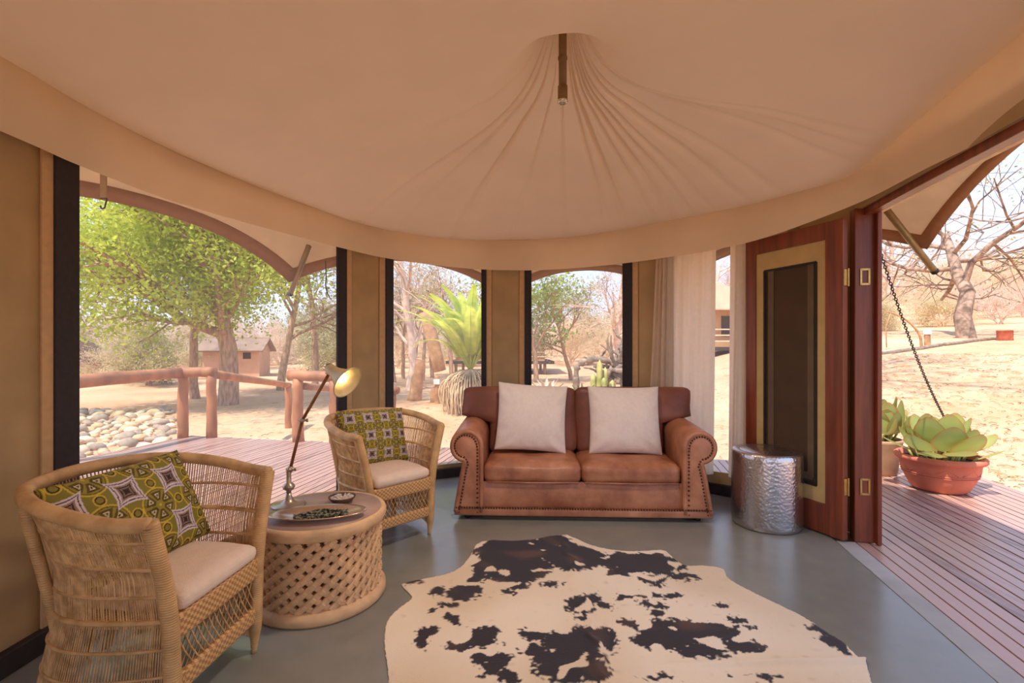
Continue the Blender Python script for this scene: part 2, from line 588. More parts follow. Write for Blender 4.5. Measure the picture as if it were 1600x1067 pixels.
for (x0, x1, z0, z1) in ((ox0 - 0.006, ox0 + 0.008, oz0, oz1), (ox1 - 0.008, ox1 + 0.006, oz0, oz1), (ox0, ox1, oz0 - 0.006, oz0 + 0.008), (ox0, ox1, oz1 - 0.008, oz1 + 0.006)):
    mb.box(((x0 + x1) / 2, 0.034, (z0 + z1) / 2), (x1 - x0, 0.008, z1 - z0))
mb.build('panel_edging', M_zip, LEAF, False)
MB().box(((ox0 + ox1) / 2, 0.022, (oz0 + oz1) / 2), (ox1 - ox0, 0.004, oz1 - oz0)).build('mesh_screen', mat('dark_screen', srgb(78, 58, 40), 0.8, 0.08, 6), LEAF, False)
mb = MB()
for x in (ox0 + 0.045, ox1 - 0.05):
    mb.box((x, 0.027, (oz0 + oz1) / 2 + 0.02), (0.045, 0.004, oz1 - oz0 - 0.05))
mb.box(((ox0 + ox1) / 2, 0.0265, oz0 + 0.05), (ox1 - ox0 - 0.06, 0.004, 0.045))
mb.build('screen_tape', mat('grey_tape', srgb(104, 86, 66), 0.8, 0.08, 10), LEAF, False)
for z in (0.33, 1.62):
    h = MB()
    h.box((-0.003, 0.022, z), (0.006, 0.036, 0.10))
    h.tube([(-0.008, 0.008, z - 0.055), (-0.008, 0.008, z + 0.055)], 0.006, 8)
    ho = h.build('hinge', M_brass, LEAF, False)
for z in (0.345, 1.635):
    kp = MB()
    for (dt, dz, st, sz) in ((-0.022, 0, 0.01, 0.1), (0.022, 0, 0.01, 0.1), (0, 0.045, 0.05, 0.012), (0, -0.045, 0.05, 0.012)):
        dbox(kp, Dn - 0.03 + dt, Dt - 0.008, z + dz, st, 0.006, sz)
    kp.build('keeper_plate', M_brass, FRAME, False)

# ---- lining: saggy tent ceiling drawn up to a peak, with a pelmet (valance) around its rim
RING = [(-1.78, -1.45, 1.95, 2.20), (-1.78, 0.3, 1.95, 2.20), (-1.765, 1.61, 1.953, 2.205), (-1.775, 1.97, 1.953, 2.205),
        (-1.745, 2.32, 1.95, 2.20), (-1.69, 2.57, 1.95, 2.195), (-1.555, 2.95, 1.95, 2.185), (-1.28, 3.59, 1.95, 2.175),
        (-1.03, 4.0, 1.945, 2.175), (-0.6, 4.33, 1.935, 2.185), (-0.24, 4.48, 1.93, 2.2), (0.18, 4.52, 1.93, 2.215),
        (0.6, 4.42, 1.935, 2.225), (0.98, 4.2, 1.94, 2.235), (1.25, 3.98, 1.945, 2.24), (1.53, 3.69, 1.95, 2.235),
        (1.76, 3.33, 1.968, 2.22), (2.01, 2.84, 2.045, 2.225), (1.955, 2.3, 2.05, 2.30), (1.90, 1.8, 2.055, 2.37),
        (1.68, 0.8, 2.055, 2.37), (1.30, -0.8, 2.05, 2.3), (1.1, -1.45, 2.05, 2.3), (0.2, -1.5, 2.05, 2.25), (-0.9, -1.5, 2.0, 2.2)]
NR = 30
ring_b = catmull([(p[0], p[1], p[2]) for p in RING], NR, True)
ring_t = catmull([(p[0], p[1], p[3]) for p in RING], NR, True)
PK = Vector((0.245, 2.32))
rng = random.Random(11)
folds = [(math.radians(a), s, w) for a, s, w in
         ((112, 0.030, 0.020), (126, 0.022, 0.030), (137, 0.028, 0.025), (97, 0.012, 0.014), (84, 0.010, 0.014), (72, 0.022, 0.018),
          (67, 0.034, 0.022), (60, 0.022, 0.020), (55, 0.030, 0.022), (50, 0.026, 0.02), (45, 0.022, 0.022), (36, 0.030, 0.03),
          (28, 0.02, 0.03), (160, 0.015, 0.05), (12, 0.014, 0.02), (7, 0.012, 0.016), (3, 0.012, 0.018))]
def lining_z(theta, rho, r, zt):
    prof = 0.24 * (1 - rho) + 0.62 * math.exp(-r / 0.135)
    env = min(1.0, r / 0.25) * (1 - rho) ** 0.4 * 1.55
    z = zt + prof
    for (a, s, w) in folds:
        d = (theta - a + PI) % (2 * PI) - PI
        if abs(d) < 4 * w:
            z += s * env * math.exp(-(d / w) ** 2)
    # the rear cone is drawn up higher than the near sheet, which folds over in front of it
    d = (theta + PI / 2) % (2 * PI) - PI / 2
    lift = smooth01(math.radians(3), math.radians(10), d) * (1 - smooth01(math.radians(118), math.radians(140), d))
    z += 0.060 * lift * smooth01(0.12, 0.5, r) * (1 - rho) ** 0.7 * 1.3
    z -= 0.05 * smooth01(0.55, 0.93, rho) * (1 - smooth01(0.93, 1.0, rho))
    return z
NU = len(ring_t)
NRAD = 44
vs = []
for i in range(NU):
    rt = ring_t[i]
    dx, dy = rt.x - PK.x, rt.y - PK.y
    R = math.hypot(dx, dy)
    th = math.atan2(dy, dx)
    for j in range(NRAD + 1):
        rho = (j / NRAD) ** 1.7 * 0.99 + 0.01
        r = rho * R
        wob = 0.006 * mnoise.noise((dx / R * r * 2.2 + 5, dy / R * r * 2.2, 1.7)) * min(1, r)
        vs.append((PK.x + dx * rho, PK.y + dy * rho, lining_z(th, rho, r, 2.235 + (rt.z - 2.235) * min(1.0, rho * 1.15) ** 1.2) + wob))
fs = []
for i in range(NU):
    i2 = (i + 1) % NU
    for j in range(NRAD):
        a, b = i * (NRAD + 1) + j, i2 * (NRAD + 1) + j
        fs.append((a, a + 1, b + 1, b))
ceiling = MB().add(vs, fs).build('ceiling', M_lining)
struct(ceiling, 'cream fabric tent lining drawn up in folds to a central peak')
vs, fs = [], []
NVZ = 8
for i in range(NU):
    b, t = ring_b[i], ring_t[i]
    inw = Vector((PK.x - t.x, PK.y - t.y, 0)).normalized()
    for j in range(NVZ + 1):
        f = j / NVZ
        p = t + (b - t) * f
        bul = 0.028 * math.sin(PI * f) - 0.015 * f
        rip = 0.004 * mnoise.noise((i * 0.05, f * 5, 4)) * math.sin(PI * f)
        p = p + inw * (bul + rip)
        vs.append((p.x, p.y, p.z))
for i in range(NU):
    i2 = (i + 1) % NU
    for j in range(NVZ):
        a, c = i * (NVZ + 1) + j, i2 * (NVZ + 1) + j
        fs.append((a, a + 1, c + 1, c))
MB().add(vs, fs).build('valance', M_valance, ceiling)

# ---- flysheet roof with scalloped eaves
EAVE = [(-2.50, -2.0, 1.80), (-2.48, 1.72, 1.74), (-1.82, 3.92, 1.74), (-0.08, 5.22, 1.74), (1.50, 4.69, 1.74), (2.76, 3.19, 1.86), (2.32, 0.55, 1.86), (1.85, -2.0, 1.86)]
ARCH = [0.16, 0.26, 0.27, 0.25, 0.25, 0.45, 0.3, 0.5]
edge_pts = []
NE = 24
for k in range(len(EAVE)):
    a = Vector(EAVE[k]); b = Vector(EAVE[(k + 1) % len(EAVE)])
    inn = Vector((0.24, 1.6, 0)) - (a + b) / 2
    inn.z = 0; inn.normalize()
    for i in range(NE):
        f = i / NE
        p = a + (b - a) * f
        s = 1 - abs(2 * f - 1) ** 2.2
        p = p + Vector((0, 0, ARCH[k] * s)) + inn * (0.06 * s)
        edge_pts.append(p)
def roof_pt(p, v):
    T = Vector((0.24, max(-1.6, min(2.3, p.y)), 3.25))
    q = p + (T - p) * v
    if v < 0.2:
        f = v / 0.2
        q.z = p.z + (2.36 - p.z) * (f ** 0.85)
    else:
        q.z = 2.36 + (3.25 - 2.36) * ((v - 0.2) / 0.8)
    return q
NVR = 20
vs, fs = [], []
NEE = len(edge_pts)
vlist = [0, 0.012, 0.024, 0.04, 0.07, 0.1, 0.13, 0.16, 0.2] + [0.2 + 0.8 * (i / 10) for i in range(1, 11)]
for p in edge_pts:
    for v in vlist:
        vs.append(tuple(roof_pt(p, v)))
nvl = len(vlist)
for i in range(NEE):
    i2 = (i + 1) % NEE
    for j in range(nvl - 1):
        fs.append((i * nvl + j, i2 * nvl + j, i2 * nvl + j + 1, i * nvl + j + 1))
roof = MB().add(vs, fs).build('roof', M_fly)
struct(roof, 'ochre canvas flysheet roof with scalloped eaves over the tent')
vs, fs = [], []
for p in edge_pts:
    q = roof_pt(p, 0.024)
    for z in (-0.008, 0.006):
        vs.append((p.x, p.y, p.z + z)); vs.append((q.x, q.y, q.z + z))
for i in range(NEE):
    a, b = i * 4, ((i + 1) % NEE) * 4
    fs += [(a, b, b + 1, a + 1), (a + 2, a + 3, b + 3, b + 2), (a, a + 2, b + 2, b), (a + 1, b + 1, b + 3, a + 3)]
MB().add(vs, fs).build('eave_hem', M_hem, roof)

# ---- deck of separate boards around the tent
DECK = link('deck', None); struct(DECK, 'timber deck of narrow dark boards laid around the tent')
def plank_material():
    m = bpy.data.materials.new('deck_board')
    m.use_nodes = True
    n, l = m.node_tree.nodes, m.node_tree.links
    p = n['Principled BSDF']
    tc = n.new('ShaderNodeTexCoord'); oi = n.new('ShaderNodeObjectInfo')
    geo = n.new('ShaderNodeNewGeometry')
    mp = n.new('ShaderNodeMapping'); mp.inputs['Rotation'].default_value = (0, 0, math.atan2(DV.x, DV.y)); mp.inputs['Scale'].default_value = (40, 1.6, 10)
    nz = n.new('ShaderNodeTexNoise'); nz.inputs['Scale'].default_value = 1.0; nz.inputs['Detail'].default_value = 5
    l.new(geo.outputs['Position'], mp.inputs[0]); l.new(mp.outputs[0], nz.inputs['Vector'])
    big = n.new('ShaderNodeTexNoise'); big.inputs['Scale'].default_value = 1.3; big.inputs['Detail'].default_value = 3
    l.new(geo.outputs['Position'], big.inputs['Vector'])
    a1 = n.new('ShaderNodeMath'); a1.operation = 'MULTIPLY_ADD'; a1.inputs[1].default_value = 0.5; l.new(oi.outputs['Random'], a1.inputs[0]); l.new(nz.outputs['Fac'], a1.inputs[2])
    a2 = n.new('ShaderNodeMath'); a2.operation = 'MULTIPLY_ADD'; a2.inputs[1].default_value = 0.6; l.new(big.outputs['Fac'], a2.inputs[0]); l.new(a1.outputs[0], a2.inputs[2])
    r = n.new('ShaderNodeValToRGB')
    r.color_ramp.elements[0].position = 0.55; r.color_ramp.elements[1].position = 1.35 / 1.4
    r.color_ramp.elements[0].color = srgb(118, 84, 76) + (1,); r.color_ramp.elements[1].color = srgb(190, 150, 134) + (1,)
    l.new(a2.outputs[0], r.inputs[0]); l.new(r.outputs[0], p.inputs['Base Color'])
    p.inputs['Roughness'].default_value = 0.30
    bp = n.new('ShaderNodeBump'); bp.inputs['Strength'].default_value = 0.15; bp.inputs['Distance'].default_value = 0.004
    l.new(nz.outputs['Fac'], bp.inputs['Height']); l.new(bp.outputs[0], p.inputs['Normal'])
    return m
M_plank = plank_material()
PL_W, PL_P, PL_TH = 0.0645, 0.075, 0.022
b = bmesh.new()
bmesh.ops.create_cube(b, size=1.0)
for v in b.verts:
    v.co.x *= PL_W; v.co.z *= PL_TH
    v.co.z -= PL_TH / 2
plank_me = bpy.data.meshes.new('plank'); b.to_mesh(plank_me); b.free()
plank_me.materials.append(M_plank)
cutpoly = [W0, Wc1, Wc2, Wc3, Wc4, Wc5, Wc6, Wc7, Wc8 + DV * 0.02, nt(1.455, 3.36), nt(1.455, -1.5)]
cutpoly = [(p.dot(NV), p.dot(DV)) for p in cutpoly]
def cut_interval(n):
    ts = []
    for i in range(len(cutpoly)):
        (n0, t0), (n1, t1) = cutpoly[i], cutpoly[(i + 1) % len(cutpoly)]
        if (n0 - n) * (n1 - n) < 0:
            ts.append(t0 + (t1 - t0) * (n - n0) / (n1 - n0))
    return (min(ts), max(ts)) if len(ts) >= 2 else None
def add_plank(n, t0, t1):
    if t1 - t0 < 0.05: return
    o = link('plank', plank_me, DECK)
    o.location = nt(n, (t0 + t1) / 2, -0.004 + random.uniform(-0.0015, 0.0015))
    o.rotation_euler = (0, 0, -math.atan2(DV.x, DV.y))
    o.scale = (1, t1 - t0, 1)
TMAX, TMIN = 5.5, -3.2
random.seed(8)
k = 0
n = 1.4575 + PL_P / 2
ns = []
x = n
while x < 3.35: ns.append(x); x += PL_P
x = n - PL_P
while x > -5.66: ns.append(x); x -= PL_P
for n in ns:
    te = TMAX + random.uniform(-0.01, 0.01)
    ivs = [cut_interval(n - PL_W / 2), cut_interval(n + PL_W / 2)]
    ivs = [i for i in ivs if i]
    if n > 1.455: ivs = [i for i in ivs if False]
    if ivs:
        lo, hi = min(i[0] for i in ivs), max(i[1] for i in ivs)
        add_plank(n, hi + 0.012, te)
        add_plank(n, TMIN, lo - 0.012)
    else:
        add_plank(n, TMIN, te)
# dark joists and fascia under the boards
sub = MB()
for t in (-3.0, -2.0, -1.8, 4.9, 5.4):
    p, q = nt(-5.66, t, -0.07), nt(3.35, t, -0.07)
    slab(sub, p, q, -0.11, -0.03, 0.05)
M_joist = mat('dark_joist', srgb(42, 30, 24), 0.8, 0.2, 10)
sub.build('joist', M_joist, DECK, False)
fa = MB()
slab(fa, nt(-5.67, TMIN), nt(-5.67, TMAX), -0.30, -0.028, 0.02)
slab(fa, nt(3.36, TMIN), nt(3.36, TMAX), -0.30, -0.028, 0.02)
slab(fa, nt(-5.67, TMAX + 0.015), nt(3.36, TMAX + 0.015), -0.30, -0.028, 0.02)
fa.build('fascia_board', M_joist, DECK, False)

# ---- ground
GZ = -0.30
def ground_z(x, y):
    d = math.hypot(x, y)
    az = math.degrees(math.atan2(x, y)) if d > 0.01 else 0
    right = smooth01(8, 36, az) * (1 - smooth01(100, 150, az))
    rise = right * (1.35 * smooth01(5.0, 15.5, d) + 0.085 * max(0, d - 15))
    leftf = smooth01(-10, -50, az) * 0.0
    far = 0.02 * max(0, d - 30)
    bumps = 0.05 * mnoise.noise((x * 0.35, y * 0.35, 0)) + 0.02 * mnoise.noise((x * 1.3, y * 1.3, 2))
    inside = smooth01(0.2, 1.0, max(abs(x + 0.9) - 4.8, abs(y - 1.2) - 5.6, 0))
    return GZ + rise + far + bumps * inside - 0.04 * (1 - inside)
def ground_material():
    m = bpy.data.materials.new('sandy_ground')
    m.use_nodes = True
    n, l = m.node_tree.nodes, m.node_tree.links
    p = n['Principled BSDF']; p.inputs['Roughness'].default_value = 0.95; p.inputs['Specular IOR Level'].default_value = 0.1
    g = n.new('ShaderNodeNewGeometry')
    def nz(s, d, r=0.5):
        q = n.new('ShaderNodeTexNoise'); q.inputs['Scale'].default_value = s; q.inputs['Detail'].default_value = d; q.inputs['Roughness'].default_value = r
        l.new(g.outputs['Position'], q.inputs['Vector']); return q
    a, b, c = nz(0.35, 5), nz(3.0, 6, 0.65), nz(14.0, 5, 0.7)
    r = n.new('ShaderNodeValToRGB')
    r.color_ramp.elements[0].position = 0.35; r.color_ramp.elements[1].position = 0.68
    r.color_ramp.elements[0].color = srgb(204, 160, 122) + (1,); r.color_ramp.elements[1].color = srgb(226, 190, 152) + (1,)
    l.new(a.outputs['Fac'], r.inputs[0])
    m1 = n.new('ShaderNodeMix'); m1.data_type = 'RGBA'
    s1 = n.new('ShaderNodeMapRange'); s1.inputs['From Min'].default_value = 0.52; s1.inputs['From Max'].default_value = 0.72; s1.inputs['To Max'].default_value = 0.55
    l.new(b.outputs['Fac'], s1.inputs['Value']); l.new(s1.outputs[0], m1.inputs['Factor'])
    l.new(r.outputs[0], m1.inputs['A']); m1.inputs['B'].default_value = srgb(180, 140, 92) + (1,)
    m2 = n.new('ShaderNodeMix'); m2.data_type = 'RGBA'
    s2 = n.new('ShaderNodeMapRange'); s2.inputs['From Min'].default_value = 0.56; s2.inputs['From Max'].default_value = 0.68; s2.inputs['To Max'].default_value = 0.6
    l.new(c.outputs['Fac'], s2.inputs['Value']); l.new(s2.outputs[0], m2.inputs['Factor'])
    l.new(m1.outputs['Result'], m2.inputs['A']); m2.inputs['B'].default_value = srgb(150, 108, 68) + (1,)
    l.new(m2.outputs['Result'], p.inputs['Base Color'])
    bp = n.new('ShaderNodeBump'); bp.inputs['Strength'].default_value = 0.5; bp.inputs['Distance'].default_value = 0.03
    l.new(c.outputs['Fac'], bp.inputs['Height']); l.new(bp.outputs[0], p.inputs['Normal'])
    return m
M_ground = ground_material()
gx = np.concatenate([np.linspace(-160, -26, 18), np.linspace(-24, 26, 101), np.linspace(28, 160, 18)])
gy = np.concatenate([np.linspace(-60, -14, 8), np.linspace(-12, 36, 97), np.linspace(38, 220, 24)])
vs = [(x, y, ground_z(x, y)) for x in gx for y in gy]
ny = len(gy)
fs = [(i * ny + j, (i + 1) * ny + j, (i + 1) * ny + j + 1, i * ny + j + 1) for i in range(len(gx) - 1) for j in range(ny - 1)]
ground = MB().add(vs, fs).build('ground', M_ground)
struct(ground, 'dry sandy ground rising into a slope on the door side')
# ================================================================== FURNITURE
# ---------------------------------------------------------------- cowhide rug
RUG_R = [(-0.214, 2.913), (-0.139, 2.98), (0.0, 2.97), (0.14, 3.0), (0.252, 3.051), (0.365, 3.041), (0.484, 2.903), (0.623, 2.83), (0.752, 2.821), (0.887, 2.83), (0.919, 2.736), (0.95, 2.639), (1.046, 2.632), (1.134, 2.594), (1.124, 2.479), (1.184, 2.338), (1.239, 2.239), (1.294, 2.133), (1.321, 2.022), (1.345, 1.948), (1.336, 1.856), (1.349, 1.833), (1.287, 1.718)]
RUG_L = [(-0.231, 2.795), (-0.274, 2.632), (-0.339, 2.542), (-0.448, 2.486), (-0.546, 2.439), (-0.547, 2.4), (-0.484, 2.314), (-0.484, 2.267), (-0.524, 2.184), (-0.543, 2.098), (-0.523, 1.969), (-0.478, 1.829), (-0.442, 1.718)]
RUG_SPOTS = [(0.001, 2.808, 0.211, 0.218), (0.257, 2.877, 0.118, 0.202), (0.357, 2.742, 0.169, 0.159), (0.642, 2.679, 0.146, 0.129), (0.801, 2.659, 0.109, 0.127), (0.091, 2.619, 0.125, 0.123), (-0.124, 2.619, 0.089, 0.101), (0.001, 2.507, 0.137, 0.066), (-0.169, 2.489, 0.051, 0.054), (0.026, 2.411, 0.066, 0.04), (-0.023, 2.346, 0.04, 0.022), (0.2, 2.421, 0.036, 0.027), (-0.208, 2.356, 0.08, 0.048), (-0.237, 2.324, 0.071, 0.047), (-0.36, 2.349, 0.04, 0.032), (-0.29, 2.241, 0.034, 0.026), (-0.348, 2.191, 0.025, 0.028), (-0.274, 2.122, 0.032, 0.037), (-0.498, 2.437, 0.05, 0.024), (-0.357, 2.017, 0.034, 0.043), (-0.367, 1.961, 0.029, 0.045), (0.111, 2.01, 0.055, 0.042), (0.32, 2.221, 0.061, 0.073), (0.391, 2.279, 0.039, 0.055), (0.436, 2.233, 0.037, 0.032), (0.326, 2.114, 0.029, 0.018), (0.536, 2.303, 0.047, 0.024), (0.653, 2.324, 0.079, 0.031), (0.772, 2.324, 0.048, 0.025), (0.643, 2.236, 0.061, 0.029), (0.688, 2.207, 0.033, 0.025), (0.646, 2.145, 0.047, 0.029), (0.52, 2.082, 0.046, 0.028), (0.728, 2.472, 0.059, 0.05), (0.888, 2.496, 0.077, 0.051), (0.566, 2.543, 0.052, 0.045), (0.921, 2.639, 0.027, 0.048), (0.976, 2.194, 0.052, 0.033), (0.991, 2.114, 0.043, 0.026), (0.97, 2.055, 0.045, 0.019), (0.901, 1.994, 0.068, 0.046), (0.732, 2.017, 0.193, 0.085), (0.736, 1.887, 0.103, 0.041), (0.932, 1.918, 0.066, 0.043), (0.601, 1.95, 0.107, 0.056), (-0.121, 1.983, 0.081, 0.058), (-0.21, 1.929, 0.053, 0.035), (-0.179, 2.029, 0.028, 0.024), (-0.039, 1.976, 0.022, 0.018), (-0.133, 1.867, 0.051, 0.045), (-0.061, 1.819, 0.062, 0.058), (0.281, 1.95, 0.147, 0.091), (0.216, 1.847, 0.139, 0.071), (0.231, 1.773, 0.133, 0.055), (0.079, 1.897, 0.058, 0.053), (-0.011, 1.746, 0.048, 0.026), (-0.095, 1.746, 0.036, 0.026), (0.369, 1.994, 0.055, 0.058), (0.535, 1.738, 0.048, 0.017), (0.836, 1.746, 0.036, 0.023), (0.913, 1.755, 0.048, 0.018), (0.734, 1.729, 0.03, 0.014), (1.304, 2.029, 0.049, 0.036), (1.32, 1.95, 0.06, 0.049), (1.323, 1.887, 0.036, 0.025)]
out = [Vector((x, y, 0)) for x, y in RUG_R] + [Vector(p + (0,)) for p in ((1.22, 1.55), (1.10, 1.35), (1.16, 1.1), (1.30, 0.9), (1.22, 0.74), (0.95, 0.82), (0.7, 0.72), (0.42, 0.60), (0.1, 0.66), (-0.2, 0.78), (-0.45, 0.70), (-0.58, 0.82), (-0.5, 1.05), (-0.42, 1.3), (-0.40, 1.5))] \
      + [Vector((x, y, 0)) for x, y in reversed(RUG_L)]
cen = Vector((0.36, 1.86, 0))
ol = catmull(out, 14, True)
NT = 640
ang = sorted([(math.atan2(p.y - cen.y, p.x - cen.x), (p - cen).length) for p in ol])
aa = np.array([a for a, _ in ang]); rr = np.array([r for _, r in ang])
aa = np.concatenate([aa - 2 * PI, aa, aa + 2 * PI]); rr = np.concatenate([rr, rr, rr])
th = np.linspace(-PI, PI, NT, endpoint=False)
rb = np.interp(th, aa, rr)
rngn = np.random.RandomState(3)
rb = rb * (1 + 0.0015 * rngn.randn(NT))
NRR = 150
fr = np.linspace(0, 1, NRR + 1) ** 0.8
X = cen.x + np.outer(rb * np.cos(th), fr); Y = cen.y + np.outer(rb * np.sin(th), fr)
def nz2(x, y, s, k):
    return np.array([mnoise.noise((a * s, b * s, k)) for a, b in zip(x.ravel(), y.ravel())]).reshape(x.shape)
n1, n2, n3 = nz2(X, Y, 9, 1.3), nz2(X, Y, 9, 7.7), nz2(X, Y, 34, 2.2)
Xw = X + 0.034 * n1 + 0.020 * n3; Yw = Y + 0.034 * n2 - 0.020 * n3
sd = np.full(X.shape, 9.0)
for (cx, cy, rx, ry) in RUG_SPOTS + [(0.1, 1.4, 0.22, 0.12), (0.75, 1.35, 0.18, 0.10), (-0.2, 1.1, 0.12, 0.1), (0.4, 1.0, 0.2, 0.12), (0.95, 1.0, 0.1, 0.1)]:
    q = np.sqrt(((Xw - cx) / (rx * 1.06)) ** 2 + ((Yw - cy) / (ry * 1.06)) ** 2)
    sd = np.minimum(sd, (q - 1) * min(rx, ry))
sd = sd + 0.26 * np.clip(nz2(X, Y, 13, 21.0) - 0.20, 0, 1) + 0.02 * nz2(X, Y, 60, 31.0)
dark = np.clip(0.5 - sd / 0.006, 0, 1)[..., None]
edge = np.clip((1.0 - fr - 0.02) / 0.08, 0, 1)[None, :, None]
cream = np.array(srgb(240, 222, 196)); tan = np.array(srgb(214, 184, 142)); brown = np.array(srgb(96, 62, 42)); black = np.array(srgb(38, 28, 30))
nb = np.clip(nz2(X, Y, 2.2, 5.0) * 1.4 + 0.35, 0, 1)[..., None]
spk = (np.clip(nz2(X, Y, 24, 9.0) - 0.42, 0, 1) * 2.0)[..., None]
base = cream * (1 - 0.55 * nb) + tan * 0.55 * nb
base = base * (1 - 0.5 * spk) + tan * 0.4 * spk
dk = np.clip(nz2(X, Y, 7, 12.0) * 2.2 - 0.35, 0, 1)[..., None]
dcol = black * (1 - 0.7 * dk) + brown * 0.7 * dk
col = base * (1 - dark) + dcol * dark
# relief: gentle cockling, one folded ridge across the flank
Z = 0.005 + 0.0035 * nz2(X, Y, 3.0, 3.0) * np.clip(fr * 1.5, 0, 1)[None, :]
fold_y = 1.815 + 0.02 * (X - 0.9)
fm = np.clip((X - 0.45) / 0.6, 0, 1)
Z = Z + 0.020 * fm * np.exp(-((Y - fold_y) / 0.016) ** 2)
Z = Z + 0.006 * np.exp(-((X - 0.33 - 0.05 * n1) / 0.02) ** 2)
vs = np.stack([X, Y, Z], -1).reshape(-1, 3)
idx = np.arange(NT * (NRR + 1)).reshape(NT, NRR + 1)
i2 = np.roll(idx, -1, axis=0)
q = np.stack([idx[:, :-1], idx[:, 1:], i2[:, 1:], i2[:, :-1]], -1).reshape(-1, 4)
def dyed_mesh(name, vs, q, col, m):
    me = bpy.data.meshes.new(name)
    me.from_pydata([tuple(p) for p in vs], [], [tuple(int(i) for i in f) for f in q])
    at = me.color_attributes.new('dye', 'FLOAT_COLOR', 'POINT')
    c4 = np.concatenate([col.reshape(-1, 3), np.ones((len(vs), 1))], 1).astype(np.float32)
    at.data.foreach_set('color', c4.ravel())
    me.materials.append(m)
    me.polygons.foreach_set('use_smooth', [True] * len(me.polygons))
    return me
rug = link('cowhide_rug', dyed_mesh('cowhide_rug', vs, q, col, attr_mat('cowhide', 0.75, 0.3, 220, sheen=0.2)))
s = rug.modifiers.new('thickness', 'SOLIDIFY'); s.thickness = 0.004; s.offset = -1
tag(rug, 'cream cowhide rug with dark brown blotches on the concrete floor', 'rug')

# ---------------------------------------------------------------- leather sofa
def leather_material():
    m = bpy.data.materials.new('worn_tan_leather')
    m.use_nodes = True
    n, l = m.node_tree.nodes, m.node_tree.links
    p = n['Principled BSDF']
    tc = n.new('ShaderNodeTexCoord')
    a = n.new('ShaderNodeTexNoise'); a.inputs['Scale'].default_value = 4.5; a.inputs['Detail'].default_value = 7; a.inputs['Roughness'].default_value = 0.62
    l.new(tc.outputs['Object'], a.inputs['Vector'])
    r = n.new('ShaderNodeValToRGB')
    r.color_ramp.elements[0].position = 0.34; r.color_ramp.elements[1].position = 0.72
    r.color_ramp.elements[0].color = srgb(148, 88, 60) + (1,); r.color_ramp.elements[1].color = srgb(206, 142, 104) + (1,)
    l.new(a.outputs['Fac'], r.inputs[0]); l.new(r.outputs[0], p.inputs['Base Color'])
    p.inputs['Roughness'].default_value = 0.42
    v = n.new('ShaderNodeTexVoronoi'); v.inputs['Scale'].default_value = 170
    l.new(tc.outputs['Object'], v.inputs['Vector'])
    w = n.new('ShaderNodeTexNoise'); w.inputs['Scale'].default_value = 11; w.inputs['Detail'].default_value = 5
    l.new(tc.outputs['Object'], w.inputs['Vector'])
    ad = n.new('ShaderNodeMath'); ad.operation = 'MULTIPLY_ADD'; ad.inputs[1].default_value = 0.12
    l.new(v.outputs['Distance'], ad.inputs[0]); l.new(w.outputs['Fac'], ad.inputs[2])
    b = n.new('ShaderNodeBump'); b.inputs['Strength'].default_value = 0.35; b.inputs['Distance'].default_value = 0.012
    l.new(ad.outputs[0], b.inputs['Height']); l.new(b.outputs[0], p.inputs['Normal'])
    return m
M_leather = leather_material()
M_darkleather = mat('dark_back_leather', srgb(132, 78, 60), 0.45, 0.22, 5, bump=0.3, bscale=14)
M_nail = mat('antique_nailheads', srgb(92, 58, 38), 0.3, 0.2, 60, metal=0.7)
sofa = thing('sofa', 'two seat brown leather sofa with rolled arms and nailhead trim', 'sofa', (0.485, 3.325, 0), math.radians(-2.3))
